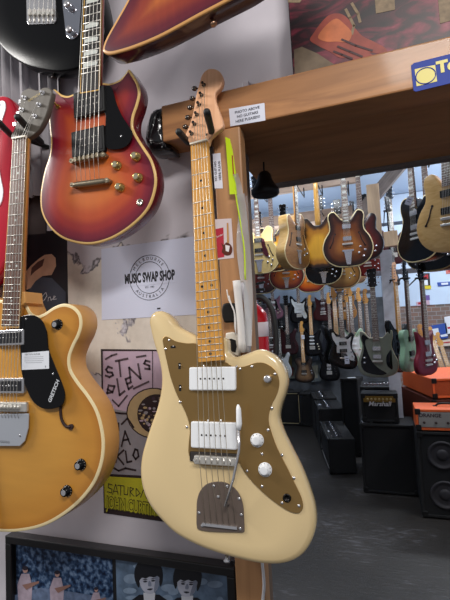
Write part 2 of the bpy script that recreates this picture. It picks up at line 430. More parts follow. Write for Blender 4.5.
def floor_mat():
    m = bpy.data.materials.new('worn_black_floor'); m.use_nodes = True; nt = m.node_tree; b = nt.nodes['Principled BSDF']
    tc = nt.nodes.new('ShaderNodeTexCoord')
    n = nt.nodes.new('ShaderNodeTexNoise'); n.inputs['Scale'].default_value = 1.1; n.inputs['Detail'].default_value = 5; nt.links.new(tc.outputs['Object'], n.inputs['Vector'])
    mp = nt.nodes.new('ShaderNodeMapping'); mp.inputs['Scale'].default_value = (4, 22, 1); nt.links.new(tc.outputs['Object'], mp.inputs[0])
    n2 = nt.nodes.new('ShaderNodeTexNoise'); n2.inputs['Scale'].default_value = 2.2; n2.inputs['Detail'].default_value = 8; n2.inputs['Roughness'].default_value = .7; nt.links.new(mp.outputs[0], n2.inputs['Vector'])
    r = nt.nodes.new('ShaderNodeValToRGB'); r.color_ramp.elements[0].color = lin('#211e1c'); r.color_ramp.elements[1].color = lin('#36322f'); r.color_ramp.elements[0].position = .35; r.color_ramp.elements[1].position = .7
    nt.links.new(n.outputs['Fac'], r.inputs[0])
    a = nt.nodes.new('ShaderNodeMath'); a.operation = 'MULTIPLY'; nt.links.new(n.outputs['Fac'], a.inputs[0]); nt.links.new(n2.outputs['Fac'], a.inputs[1])
    r2 = nt.nodes.new('ShaderNodeValToRGB'); r2.color_ramp.elements[0].position = .29; r2.color_ramp.elements[1].position = .42
    r2.color_ramp.elements[0].color = (0, 0, 0, 1); r2.color_ramp.elements[1].color = (.7, .7, .7, 1); nt.links.new(a.outputs[0], r2.inputs[0])
    x = nt.nodes.new('ShaderNodeMix'); x.data_type = 'RGBA'; nt.links.new(r2.outputs[0], x.inputs['Factor']); nt.links.new(r.outputs[0], x.inputs['A']); x.inputs['B'].default_value = lin('#77767c')
    nt.links.new(x.outputs['Result'], b.inputs['Base Color']); b.inputs['Roughness'].default_value = .5
    bp = nt.nodes.new('ShaderNodeBump'); bp.inputs['Strength'].default_value = .35; bp.inputs['Distance'].default_value = .01; nt.links.new(n2.outputs['Fac'], bp.inputs['Height']); nt.links.new(bp.outputs[0], b.inputs['Normal'])
    return m
PLASTER = plaster_mat()
BEAMW = wood('#96663f', '#bd8654', .5, .15, (3, 14, 26), 1.2)
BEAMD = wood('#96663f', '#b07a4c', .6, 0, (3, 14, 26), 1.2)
PINE = wood('#a58c72', '#c7ab8c', .6, 0, (14, 14, 2.5), 1.2)
PINEX = wood('#8f7a6a', '#ad9583', .6, 0, (2.5, 14, 14), 1.2)
PALE = mat('#a9b8cc', .8, 0, 0, .06, 2)
def slab(name, a, b, m, bevel=0.0, **k):
    mb = MB(); mb.box([(p + q) / 2 for p, q in zip(a, b)], [abs(q - p) for p, q in zip(a, b)])
    return mb.build(name, [m], kind='structure', bevel=bevel)
BACK_Y = 7.3
slab('floor', (-4.6, -1.2, -.06), (4.6, BACK_Y + .1, 0), floor_mat())
slab('ceiling', (-4.6, 1.1, 3.5), (4.6, BACK_Y + .1, 3.56), mat('#a9b9cf', .85, 0, 0, .05, 1.5))
# back wall: darker mottled grey below, paler blue-grey above
slab('wall_back', (-4.6, BACK_Y, 0), (4.6, BACK_Y + .1, 1.9), mat('#4a4d52', .85, 0, 0, .5, 5))
slab('wall_back', (-4.6, BACK_Y, 1.9), (4.6, BACK_Y + .1, 3.5), mat('#95a4b6', .85, 0, 0, .12, 2.5))
slab('wall_right', (4.5, 1.1, 0), (4.6, BACK_Y, 3.5), PALE)
slab('wall_left', (-4.6, 1.15, 0), (-4.5, BACK_Y, 3.5), PALE)
# partition with the opening the shop is seen through
xl = at(215, 330, WALL_Y).x
slab('wall_front', (-3.2, WALL_Y, 0), (xl + .01, WALL_Y + .1, 3.5), PLASTER)
zt = 2.175
slab('wall_upper', (xl + .01, WALL_Y, zt - .02), (3.2, WALL_Y + .1, 3.5), PLASTER)
# beam with the deep boxed lintel behind it
bl = at(162, 130, BEAM_Y).x; zb = 2.082
mb = MB(); mb.box(((bl + 3.2) / 2, BEAM_Y + .045, (zb + zt) / 2), (3.2 - bl, .09, zt - zb))
mb.build('trim_1', [BEAMW], kind='structure', bevel=.004)
px0, px1 = at(213.5, 160, BEAM_Y).x, at(241.5, 160, BEAM_Y).x
slab('trim_2', (px0, BEAM_Y, 0), (px1, BEAM_Y + .04, zb), wood('#a0744e', '#bb8c60', .5, .1, (26, 14, 3), 1.2), .004)
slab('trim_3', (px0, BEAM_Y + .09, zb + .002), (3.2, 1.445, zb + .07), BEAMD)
slab('trim_4', (px0, 1.43, zb - .004), (3.2, 1.475, zb + .12), wood('#5d5653', '#7b726e', .7, 0, (3, 14, 20), 1.2))
slab('wall_partition', (px0, BEAM_Y + .04, 0), (px0 + .035, WALL_Y + .1, zb), mat('#6d5a4c', .7))

# ================================================================ FOREGROUND GUITARS
def knob_mb(p, r, h, style='plain', n=24, tilt=None):
    mb = MB(); x, y, z = p
    if style == 'witch': prof = [(r, 0), (r, h * .25), (r * .72, h * .35), (r * .6, h), (r * .5, h * 1.02), (.0002, h * 1.02)]
    elif style == 'dome': prof = [(r, 0), (r, h * .7), (r * .9, h * .9), (r * .6, h), (.0002, h)]
    elif style == 'hat': prof = [(r * 1.15, 0), (r * 1.15, h * .15), (r, h * .25), (r * .82, h), (r * .7, h * 1.04), (.0002, h * 1.04)]
    else: prof = [(r, 0), (r, h * .9), (r * .93, h), (.0002, h)]
    mb.lathe((x, y, z), (0, -1, 0), prof, n); return mb
def screw(mb, x, z, y, r=.0028, m=0):
    mb.lathe((x, y, z), (0, -1, 0), [(r, 0), (r * .8, .0008), (.0002, .0012)], 10, m)

def foreground_offset():
    fr = Fr(228, 430, .84, yaw=0, tilt=7)
    t = fr.tr; u = fr.uv
    root = empty('electric_guitar', fr.M, 'cream offset-body electric guitar with gold pickguard and maple neck, hanging in the centre', 'guitar')
    body_px = [(198, 336), (187, 331.5), (176, 325), (168, 315), (160, 310.5), (152, 312), (148, 320), (149.5, 331), (153, 345), (157.5, 360), (160, 375), (159.5, 390), (155.5, 408), (149.5, 425), (144, 442), (140, 458), (139, 475), (142, 492), (149, 507), (160, 521), (174, 534.5), (191, 544.5), (210, 552.5), (237, 560.5), (262, 565.5), (284, 565), (299, 558.5), (309, 546.5), (314.5, 530), (314, 512), (308.5, 492), (299.5, 469), (289, 448), (281, 431), (277.5, 418), (279.5, 406), (284, 393), (286, 380), (282.5, 367), (273.5, 355), (260, 349), (244, 354), (233, 356.5), (226.5, 351), (224, 338)]
    ol = spline(t(body_px), 5)
    cream = mat('#dcc494', .22, 0, .7)
    mb = MB(); mb.body(ol, 0, .044, r=.011, mt=0, ms=0, rings=3, spine=(u(205, 400), u(235, 520)))
    mb.build('body', [cream], root)
    # neck
    T, nk = neck_parts(root, u(199.3, 143.5, .010), u(211, 361, .016), .0425, .0565, math.dist(u(199.3, 143.5, .010), u(215, 461, .016)), w=.016, wnut=.012, fb=mat('#d0953f', .5, 0, .05, .08, 60), neckm=MAPLEN, nf=21, dotm=BLACK, thick=.021)
    # headstock
    hs = [(191, 144), (185.5, 135.5), (189, 126), (192.6, 113.6), (196, 95), (198.5, 85.6), (202, 74.5), (207.8, 69), (216, 69), (221.3, 73.5), (222.8, 81), (219.8, 88), (215.4, 93), (215.2, 99), (218.5, 109), (222.5, 121), (222.5, 127), (215.5, 132.5), (210, 138), (208, 144)]
    mb = MB(); mb.prism(spline(t(hs, .003), 4), -.003, .012, 0, .0025, True); hd = mb.build('headstock', [MAPLEH], root)
    pegs = [(203.7, 84.8), (201.4, 95), (199, 104.4), (196.7, 114.5), (194.3, 124), (191.6, 133.5)]
    for i, (a, b) in enumerate(pegs):
        x, z = u(a, b, .005); mb = MB()
        mb.cyl((x, -.003, z), (x, -.005, z), .0048, n=14); mb.cyl((x, -.003, z), (x, -.015, z), .003, n=10); mb.cyl((x, -.012, z), (x, -.0135, z), .0036, n=10)
        bx, bz = x - .024, z + .006
        mb.cyl((x - .008, .010, z + .002), (bx, .009, bz), .002, n=8)
        mb.lathe((bx, .009, bz), (-1, 0, .2), [(.002, 0), (.0055, .002), (.0062, .006), (.0045, .011), (.0003, .012)], 10)
        mb.build('tuning_peg', [DARKMET], root)
    x, z = u(206, 134, .005); mb = MB(); screw(mb, x, z, -.003, .003); mb.build('string_tree', [DARKMET], hd)
    # pickguard
    pg = [(197.5, 344), (187, 343.3), (175, 341), (166.5, 336.5), (163, 338), (163.8, 347), (166.8, 361), (170.3, 376), (175.5, 391), (181, 403), (187, 416), (190, 429), (189, 441), (189, 455), (196, 463), (204, 465.5), (236.5, 465.5), (239, 462), (241, 466), (249, 478), (263, 492.5), (280, 506), (291, 512), (299, 513), (303, 508), (301.5, 498), (296, 486), (287.5, 468.5), (277, 447.5), (271.7, 433), (268.5, 420), (271, 406.5), (277.5, 393), (279.3, 381), (275, 369.5), (266, 363.5), (257, 362.5), (244, 366.5), (233, 366.5), (225.5, 362), (210, 361)]
    gold = mat('#a1814f', .33, .75, 0, .04, 6)
    mb = MB(); mb.prism(spline(t(pg, .002), 3), -.0026, 0, 0, .0006); g = mb.build('pickguard', [gold], root)
    for a, b in ((169, 340), (165.5, 349), (180, 402), (187, 427), (191, 460), (252, 366.5), (275, 374), (272, 408), (282, 455), (262, 454), (294, 478), (299, 506), (282, 503), (262, 486.5), (247, 471), (268, 430), (240, 360 + 9)):
        mb = MB(); x, z = u(a, b, .003); screw(mb, x, z, -.0026, .003); mb.build('screw', [CHROME], g)
    for a, b, dx, dz in ((173, 347, .012, .005), (179.5, 366, .0055, .013), (180, 388, .0055, .013)):
        mb = MB(); x, z = u(a, b, .003); mb.box((x, -.0026, z), (dx, .0008, dz), 0); mb.cyl((x, -.002, z), (x + .002, -.006, z + .002), .0012, n=8, m=1)
        mb.build('switch', [BLACK, CHROME], g)
    # pickups
    for (a0, b0, a1, b1) in ((189.3, 367.3, 236, 390.5), (191, 421.3, 237.2, 450)):
        x0, z0 = u(a0, b0, .009); x1, z1 = u(a1, b1, .009)
        cx, cz, wd, hd_ = (x0 + x1) / 2, (z0 + z1) / 2, x1 - x0, z0 - z1
        mb = MB(); mb.rbox((cx, -.0065, cz), (wd, .009, hd_), .004)
        for sg in (-1, 1):
            pass
        pk = mb.build('pickup', [WHITEP], root)
        for k in range(6):
            mb = MB(); screw(mb, cx + (k - 2.5) * .0102, cz, -.011, .0021); mb.build('pole_screw', [mat('#3a3532', .3, 1.0)], pk)
    for a, b in ((236.5, 366.5), (208, 420.5), (221, 420.5), (204, 366)):
        mb = MB(); x, z = u(a, b, .003); screw(mb, x, z, -.0026, .0026); mb.build('mounting_screw', [CHROME], g)
    # bridge
    x0, z0 = u(193.5, 455.5, .014); x1, z1 = u(236.5, 467, .014); cz = (z0 + z1) / 2
    mb = MB(); mb.rbox(((x0 + x1) / 2, -.008, cz), (x1 - x0, .010, .017), .003)
    for k in range(6):
        sx = x0 + (x1 - x0) * (k + 1) / 7
        mb.cyl((sx, -.0115, cz - .005), (sx, -.0115, cz + .005), .0022, n=8)
    for sg in (x0 + .003, x1 - .003): mb.cyl((sg, -.013, cz), (sg, -.017, cz), .003, n=10)
    mb.build('bridge', [STEEL], root)
    x0, z0 = u(190, 451, .003); x1, z1 = u(238, 464, .003)
    mb = MB(); mb.rbox(((x0 + x1) / 2, -.0032, (z0 + z1) / 2), (x1 - x0, .0016, z0 - z1), .003); mb.build('bridge_plate', [DARKMET], root)
    # vibrato plate and arm
    tp = [(196.5, 511), (197, 500), (200, 491), (206, 484.5), (214, 482), (225, 482.5), (234, 488), (240, 496), (243, 506), (243.8, 517), (244.3, 529), (244, 532), (236, 532.5), (199, 530), (197, 528)]
    mb = MB(); mb.prism(spline(t(tp, .003), 3), -.003, 0, 0, .0008); tr_ = mb.build('vibrato_plate', [mat('#6b5e56', .45, .3, 0, 0)], root)
    for a, b in ((199, 513), (213.5, 486), (227, 486.5), (239, 499), (241, 515), (202, 526), (240, 529), (218, 497)):
        mb = MB(); x, z = u(a, b, .004); screw(mb, x, z, -.003, .0034); mb.build('screw', [CHROME], tr_)
    x0, z0 = u(202, 525, .006); x1, z1 = u(237, 527.5, .006)
    mb = MB(); mb.box(((x0 + x1) / 2, -.005, (z0 + z1) / 2), (x1 - x0, .004, .005)); mb.build('string_anchor', [CHROME], tr_)
    x, z = u(228, 505, .004); p1 = u(233.5, 478, .03); p2 = u(239, 450, .036); p3 = u(238.8, 430, .034); p4 = u(238, 404.5, .034)
    mb = MB(); mb.tube([(x, -.003, z), (x, -.02, z + .002), (p1[0], -.03, p1[1]), (p2[0], -.036, p2[1]), (p3[0], -.034, p3[1])], .0028, 8, 0)
    arm = mb.build('vibrato_arm', [CHROME], root)
    mb = MB(); mb.tube([(p3[0], -.034, p3[1]), (p3[0] + .001, -.034, p3[1] + .012), (p4[0] + .001, -.034, p4[1] - .008), (p4[0], -.034, p4[1])], [.004, .0058, .005, .002], 10, 0)
    mb.build('arm_tip', [WHITEP], arm)
    for a, b, r in ((256.7, 440.5, 6.6), (264.7, 470, 7.2)):
        x, z = u(a, b, .008); kn = knob_mb((x, -.0026, z), .0135, .013, 'witch')
        for k in range(10):
            an = R(20 + 36 * k); kn.box((x + .0115 * math.cos(an), -.0072, z + .0115 * math.sin(an)), (.0012, .0006, .0012), 1)
        kn.build('knob', [WHITEP, BLACK], root)
    x, z = u(268, 379, .006); knob_mb((x, -.0026, z), .008, .012, 'dome').build('knob', [CHROME], root)
    x, z = u(287, 498, .003); mb = MB(); mb.lathe((x, -.0026, z), (0, -1, 0), [(.008, 0), (.008, .002), (.0045, .0022), (.0045, .0005), (.0003, .0005)], 16); mb.build('jack_socket', [mat('#2a2726', .35, .9)], root)
    x, z = u(223, 562, 0); mb = MB(); mb.lathe((x - .0, .022, z + .004), (0, 0, -1), [(.004, 0), (.0035, .006), (.007, .009), (.006, .012), (.0004, .013)], 12); mb.build('strap_button', [CHROME], root)
    # strings
    P = []
    for k in range(6):
        n = u(192.6 + 2.65 * k, 143.3, .015); br = u(199.5 + 5.6 * k, 460, .019); en = u(205 + 6 * k, 524.5, .009); pgx = u(*pegs[5 - k], .006)
        P.append([(pgx[0] + .002, -.009, pgx[1]), (n[0], -.0155, n[1]), (br[0], -.0195, br[1]), (en[0], -.007, en[1])])
    strings_part(root, P, .0006, mat('#bdb4a2', .35, .7))
    # hanger
    mb = MB()
    b0, b1 = at(209, 146, BEAM_Y), at(190, 150, BEAM_Y)
    return root
foreground_offset()

def arm_hanger(tips, bases, base_c, label, wall_y, group=None, r=.008, plate=True):
    """padded wall hanger: plate on the wall and two arms reaching forward with rounded tips"""
    O = Matrix.Translation(base_c)
    root = empty('guitar_hanger', O, label, 'guitar hanger', group)
    c = Vector(base_c)
    mb = MB()
    if plate: mb.rbox((0, wall_y - c.y - .007, 0), (.05, .014, .085), .008)
    mb.tube([(0, wall_y - c.y - .01, 0), tuple((bases[0] + bases[1]) / 2 - c)], .007, 8)
    mb.tube([tuple(bases[0] - c), tuple((bases[0] + bases[1]) / 2 - c), tuple(bases[1] - c)], .0065, 8)
    mb.build('bracket', [BLACK], root)
    for tp, bs in zip(tips, bases):
        a, b = bs - c, tp - c; d = (b - a).normalized(); L = (b - a).length
        mb = MB(); mb.lathe(tuple(a), tuple(d), [(r * .8, 0), (r, .006), (r, L * .5), (r * 1.03, L - .01), (r * .95, L - .004), (r * .6, L), (.0003, L + .001)], 14)
        mb.build('padded_arm', [RUBBER], root)
    return root
arm_hanger([at(178, 131, .86), at(206.5, 110.5, .83)], [at(188.5, 143, .945), at(213, 137, .945)], at(201, 141, .95),
           'black padded two-arm hanger on the wooden beam holding the cream guitar', BEAM_Y)

def foreground_archtop():
    fr = Fr(12, 420, .83, yaw=0, tilt=2)
    t = fr.tr; u = fr.uv
    root = empty('electric_guitar', fr.M, 'natural blonde hollow-body electric guitar with black pickguard at left edge', 'guitar')
    bp = [(24, 299), (27, 305), (31, 312.5), (37, 315.5), (44, 313), (54, 306.5), (64, 303.5), (74, 306.5), (80.5, 314), (82, 325), (79, 336), (74, 346), (70, 358), (71, 369), (78, 381), (88, 394), (97, 409), (102, 425), (104.5, 443), (102.5, 463), (95.5, 482), (84, 498), (68, 512.5), (47, 525), (25, 531), (0, 532), (-28, 526), (-56, 512), (-78, 492), (-92, 466), (-94, 438), (-86, 410), (-72, 388), (-62, 366), (-64, 346), (-72, 328), (-72, 308), (-60, 294), (-40, 290), (-18, 296), (0, 300)]
    ol = spline(t(bp), 5)
    blonde = burst([(0, '#b4772a'), (.03, '#c48834'), (.12, '#cb933e')], .3, .3, .05, (6, 6, 30))
    side = wood('#cf9650', '#dba562', .35, .2, (20, 3, 3))
    bind = mat('#efdcab', .35)
    mb = MB(); mb.body(ol, 0, .06, r=.002, mt=0, ms=1, mb=2, bw=.0055, spine=(u(5, 365), u(5, 440)), arch=.010, rings=8)
    mb.build('body', [blonde, side, bind], root)
    T, nk = neck_parts(root, u(19.6, 138.3, .018), u(10, 327, .018), .043, .057, math.dist(u(19.6, 138.3, .018), u(5, 407, .018)), w=.018, fb=ROSEWOOD, neckm=wood('#a8692c', '#c1853f', .3, .5, (60, 10, 5)), nf=22, inlay='dot', bind=mat('#d9b06c', .4), thick=.022)
    # heel
    a = [u(22, 292), u(29, 292), u(30, 303), u(23, 308)]
    mb = MB(); mb.prism(a, -.014, .045, 0, .002); mb.build('neck_heel', [side], root)
    hs = [(12, 139), (16, 128), (19, 118), (21, 104), (23, 93), (30, 89), (38, 91), (46, 88), (52.5, 91), (50.5, 104), (47, 116), (41, 128), (36, 134), (28, 139)]
    mb = MB(); mb.prism(spline(t(hs, 0), 4), -.004, .012, 0, .002, True)
    hd = mb.build('headstock', [mat('#5d574f', .6, 0, 0)], root)
    x, z = u(34, 97.5, .005); mb = MB(); mb.text('GRETSCH', (x, -.0052, z), .009, 0, ux=(1, 0, .28), uz=(-.28, 0, 1)); mb.build('logo_lettering', [mat('#b9a46a', .4, .3)], hd)
    for k, (a_, b_) in enumerate(((25, 98), (22.5, 110), (19, 121), (43, 93), (39.5, 105), (35.5, 116.5))):
        x, z = u(a_, b_, .005); mb = MB(); sg = -1 if k < 3 else 1
        mb.cyl((x, -.004, z), (x, -.006, z), .0055, n=14); mb.cyl((x, -.004, z), (x, -.014, z), .0032, n=10)
        mb.cyl((x, .004, z), (x + sg * .017, .004, z), .0018, n=8); mb.box((x + sg * .022, .004, z), (.011, .006, .009))
        mb.build('tuning_peg', [CHROME], root)
    guard = [(20, 318), (25, 315.5), (32, 315), (41, 319.5), (46.5, 331), (48.3, 348), (54, 364), (61, 381), (65, 395), (62.5, 404.5), (54, 408.5), (42, 408), (33, 401), (25, 384), (21.5, 370), (20.5, 347)]
    mb = MB(); mb.prism(spline(t(guard, .016), 4), -.017, -.014, 0, .0008); g = mb.build('pickguard', [BLACKGLOSS], root)
    mb = MB(); mb.text('GRETSCH', (*(lambda p: (p[0], -.0176, p[1]))(u(54, 391, .017)),), .013, 0, ux=(.45, 0, .89), uz=(-.89, 0, .45), bold=.0004); mb.build('logo_lettering', [mat('#cfd3d8', .4)], g)
    for a_, b_ in ((26, 319), (53, 374)):
        mb = MB(); x, z = u(a_, b_, .017); screw(mb, x, z, -.017, .003); mb.build('screw', [CHROME], g)
    x0, z0 = u(21.7, 353, .018); x1, z1 = u(49, 369.5, .018)
    mb = MB(); mb.sheet([(x0, z0), (x1, z0 + .003), (x1, z1 + .002), (x0, z1)], -.0178, 0)
    mb.text('GRETSCH GUITAR', ((x0 + x1) / 2 - .008, -.0181, z0 - .004), .0055, 1)
    for r_ in range(4): mb.box(((x0 + x1) / 2 - .004, -.0180, z0 - .010 - r_ * .0045), ((x1 - x0) * (.7 - .1 * (r_ == 3)), .0002, .0007), 2)
    mb.text('$', (x1 - .010, -.0181, z1 + .007), .006, 1)
    mb.build('price_card', [mat('#dfe3ea', .6), BLACK, mat('#8a8d94', .8)], g)
    # pickups
    for (b0, b1) in ((329, 345), (378, 393.5)):
        x1, z0 = u(24, b0, .018); _, z1 = u(24, b1, .018); x0 = x1 - .092
        cz = (z0 + z1) / 2; h = z0 - z1
        mb = MB(); mb.rbox(((x0 + x1) / 2, -.014, cz), (x1 - x0, .012, h), .003)
        pk = mb.build('pickup', [CHROME], root)
        mb = MB(); mb.rbox(((x0 + x1) / 2, -.0205, cz), (x1 - x0 - .012, .002, h - .012), .002); mb.build('pickup_cover', [mat('#26262a', .3)], pk)
        for k in range(6):
            mb = MB(); screw(mb, (x0 + x1) / 2 + (k - 2.5) * .0102, cz, -.0215, .002); mb.build('pole_screw', [CHROME], pk)
    x1, z0 = u(26.5, 402.5, .02); _, z1 = u(27, 412.5, .02); x0 = x1 - .10
    mb = MB(); mb.rbox(((x0 + x1) / 2, -.016, (z0 + z1) / 2), (x1 - x0, .009, (z0 - z1)), .004)
    for k in range(6): mb.cyl(((x0 + x1) / 2 + (k - 2.5) * .0105, -.022, (z0 + z1) / 2 - .006), ((x0 + x1) / 2 + (k - 2.5) * .0105, -.022, (z0 + z1) / 2 + .006), .0042, n=10)
    mb.build('bridge', [STEEL], root)
    tl = [(-16, 414), (29, 413.5), (28.5, 428), (25, 441), (20, 446), (-8, 446), (-14, 440)]
    mb = MB(); mb.prism(t(tl, .018), -.019, -.016, 0, .001); tl_ = mb.build('tailpiece', [mat('#c9ced6', .3, .6)], root)
    x, z = u(20, 435.5, .019); mb = MB(); screw(mb, x, z, -.019, .0035); mb.build('screw', [CHROME], tl_)
    x, z = u(5, 442, .019); mb = MB(); mb.text('GGGGG', (x, -.0195, z), .008, 0); mb.build('engraving', [mat('#55585e', .4)], tl_)
    x = u(-12, 442, .019)[0]; mb = MB(); mb.prism([(x - .012, z + .01), (x + .012, z + .01), (x + .009, u(-12, 531)[1] + .004), (x - .009, u(-12, 531)[1] + .004)], -.019, -.017, 0, .0006); mb.build('tailpiece_bracket', [CHROME], root)
    # f-hole
    f = [(61.5, 396), (60.5, 405), (60.5, 414), (62, 421), (66, 426.5), (70.5, 427)]
    mb = MB(); pts = t(f, .0075); mb.tube([(p[0], -.0065, p[1]) for p in spline(pts, 4, False)], [.0034] * 21, 8)
    x, z = pts[-1]; mb.cyl((x, -.0085, z), (x, .001, z), .0062, n=14); x, z = pts[0]; mb.cyl((x, -.0085, z), (x, .001, z), .0045, n=14)
    mb.build('f_hole', [mat('#2a1410', .7)], root)
    for a_, b_ in ((56, 324.5), (79, 465.5), (65, 492)):
        x, z = u(a_, b_, .01); kn = knob_mb((x, -.001, z), .0115, .014, 'hat')
        kn.m = [1 if s_ else 0 for s_ in (False,) * 0] or kn.m
        for k in range(12):
            an = R(30 * k); kn.box((x + .0118 * math.cos(an), -.004, z + .0118 * math.sin(an)), (.0016, .002, .0016), 1)
        ko = kn.build('knob', [BLACKGLOSS, mat('#9c958c', .5)], root)
        mb = MB(); mb.cyl((x, -.0145, z), (x, -.0165, z), .0062, n=16); mb.build('knob_cap', [CHROME], ko)
    P = []
    for k in range(6):
        n = u(13 + 2.6 * k, 138.3, .022); pg = [(20, 122), (23, 110), (26, 99), (42, 94), (38, 106), (34, 117)][k]; pg = u(*pg, .006)
        x = (x0 + x1) / 2 + (k - 2.5) * .0102
        P.append([(pg[0], -.009, pg[1]), (n[0], -.0225, n[1]), (x, -.0265, (z0 + z1) / 2), (x * .98, -.019, u(5, 418, .02)[1])])
    strings_part(root, P, .0006)
foreground_archtop()
arm_hanger([at(-3, 121, .80), at(16.5, 116, .80)], [at(12, 136, .95), at(42, 143, .95)], at(40, 143, 1.0),
           'black padded hanger arms reaching from the wall under the grey headstock', WALL_Y, r=.0085)

def foreground_double_cut():
    fr = Fr(90, 165, .90, yaw=0, tilt=0)
    t = fr.tr; u = fr.uv
    root = empty('electric_guitar', fr.M, 'cherry sunburst double-horned electric guitar with gold hardware, upper left', 'guitar')
    bp = [(79, 93), (75, 93), (68, 95.5), (61, 94), (56.5, 90.5), (53.5, 89), (51.5, 95), (49, 106), (48.5, 118), (49.5, 131), (50.5, 143), (49, 156), (45, 168), (42, 181), (40, 196), (41, 211), (47.5, 225), (59, 236.5), (73, 242.5), (91, 244.5), (109, 240), (124, 232), (138, 221), (149, 208), (155, 192), (156.5, 177), (152, 160), (144, 147), (137, 136), (133, 127), (133.5, 117), (137.5, 105), (140, 93), (138, 83), (133, 74.5), (128.5, 69), (124.5, 74.5), (119, 79.5), (110, 83), (101, 83), (98, 90)]
    ol = spline(t(bp), 5)
    top = burst([(0, '#5a0f26'), (.02, '#76152a'), (.042, '#982a26'), (.07, '#b94c22'), (.11, '#cc6a28')], .3, .35, .05, (30, 6, 8))
    mb = MB(); mb.body(ol, 0, .042, r=.003, mt=0, ms=1, mb=2, bw=.003, spine=(u(93, 125), u(96, 195)), arch=.003, rings=9)
    mb.build('body', [top, mat('#6b1a26', .25, 0, .8), mat('#dfb974', .35)], root)
    T, nk = neck_parts(root, u(97.5, -145, .016), u(89.5, 91.5, .016), .043, .057, math.dist(u(97.5, -145, .016), u(86, 158, .02)), w=.016, fb=EBONY, neckm=mat('#7c3326', .3, 0, .6), nf=22, inlay='wing', bind=mat('#dcae5c', .4), thick=.021)
    n0 = u(97.5, -147, .01)
    mb = MB(); o = [(n0[0] - .021, n0[1]), (n0[0] + .021, n0[1]), (n0[0] + .04, n0[1] + .05), (n0[0] + .034, n0[1] + .17), (n0[0], n0[1] + .185), (n0[0] - .034, n0[1] + .17), (n0[0] - .04, n0[1] + .05)]
    mb.prism(o, -.004, .012, 0, .002); mb.build('headstock', [BLACKGLOSS], root)
    for k in range(6):
        sg = -1 if k < 3 else 1; z = n0[1] + .05 + (k % 3) * .042
        mb = MB(); mb.cyl((n0[0] + sg * .022, -.012, z), (n0[0] + sg * .022, 0, z), .004, n=10); mb.cyl((n0[0] + sg * .03, .004, z), (n0[0] + sg * .056, .004, z), .003, n=8); mb.box((n0[0] + sg * .058, .004, z), (.01, .007, .013)); mb.build('tuning_peg', [GOLDMET], root)
    for (a0, b0, a1, b1) in ((73.5, 92.5, 105, 112), (71.5, 131.5, 105, 152)):
        x0, z0 = u(a0, b0, .012); x1, z1 = u(a1, b1, .012); cz = (z0 + z1) / 2; h = (z0 - z1) * .92
        mb = MB(); mb.rbox(((x0 + x1) / 2, -.008, cz), (x1 - x0, .012, h), .002); pk = mb.build('pickup', [BLACK], root)
        mb = MB(); mb.rbox(((x0 + x1) / 2, -.0142, cz), (x1 - x0 - .012, .0016, h - .012), .001); mb.build('pickup_cover', [mat('#2b2a2c', .3, .3)], pk)
        for k in range(6):
            for dz in (-.0085, .0085):
                mb = MB(); screw(mb, (x0 + x1) / 2 + (k - 2.5) * .0102, cz + dz, -.015, .0022); mb.build('pole_screw', [mat('#8f8c86', .3, 1.0)], pk)
    gd = [(99.5, 93), (104, 86.5), (110, 86), (113, 91), (116, 102), (121.5, 115), (128, 125), (132.5, 133), (131, 140), (126.5, 146), (119, 149), (109, 149), (105.5, 146), (105, 131), (105, 112), (99.5, 111)]
    mb = MB(); mb.prism(spline(t(gd, .01), 3), -.0105, -.008, 0, .0006); g = mb.build('pickguard', [BLACKGLOSS], root)
    x, z = u(121, 136, .011); mb = MB(); screw(mb, x, z, -.0105, .003); mb.build('screw', [CHROME], g)
    gm = mat('#8f8470', .35, .8)
    for nm, (a0, b0, a1, b1), hh in (('bridge', (70, 161, 104, 154), .013), ('tailpiece', (70.5, 185, 108, 180), .016)):
        x0, z0 = u(a0, b0, .02); x1, z1 = u(a1, b1, .02); mb = MB()
        d = Vector((x1 - x0, 0, z1 - z0)); rings = []
        for k in range(9):
            s_ = -1 + 2 * k / 8; q = Vector((x0, 0, z0)) + d * (k / 8); hr = hh / 2 * (1 - .45 * abs(s_) ** 6)
            rings.append([(q.x, -.015 + .007 * math.cos(a_), q.z + hr * math.sin(a_)) for a_ in [2 * math.pi * i / 12 for i in range(12)]])
        mb.loft(rings, 0, True)
        if nm == 'bridge':
            for k in range(6): q = Vector((x0, 0, z0)) + d * ((k + 1.4) / 7.8); mb.box((q.x, -.0225, q.z), (.007, .004, .010))
        for e in (.04, .96):
            q = Vector((x0, 0, z0)) + d * e; mb.cyl((q.x, 0, q.z), (q.x, -.021, q.z), .006, n=14)
        mb.build(nm, [gm], root)
    for a_, b_ in ((116, 165), (135, 156), (119, 187), (137, 177)):
        x, z = u(a_, b_, .01); kn = knob_mb((x, -.002, z), .0105, .014, 'hat'); ko = kn.build('knob', [mat('#c8a96a', .25, .9)], root)
        mb = MB(); mb.cyl((x, -.016, z), (x, -.0175, z), .0065, n=16); mb.build('knob_cap', [mat('#e0d6b6', .2, .9)], ko)
    x, z = u(139.5, 202, .004); mb = MB(); mb.lathe((x, -.001, z), (0, -1, 0), [(.009, 0), (.009, .002), (.005, .003), (.0045, .001), (.0003, .001)], 16); mb.build('jack_socket', [mat('#c8c2b4', .25, 1.0)], root)
    x, z = u(57, 106, .006); mb = MB(); mb.cyl((x, -.001, z), (x, -.005, z), .006, n=14); mb.tube([(x, -.003, z), (x - .004, -.016, z + .008)], [.002, .0035], 8); mb.build('toggle_switch', [GOLDMET], root)
    P = []
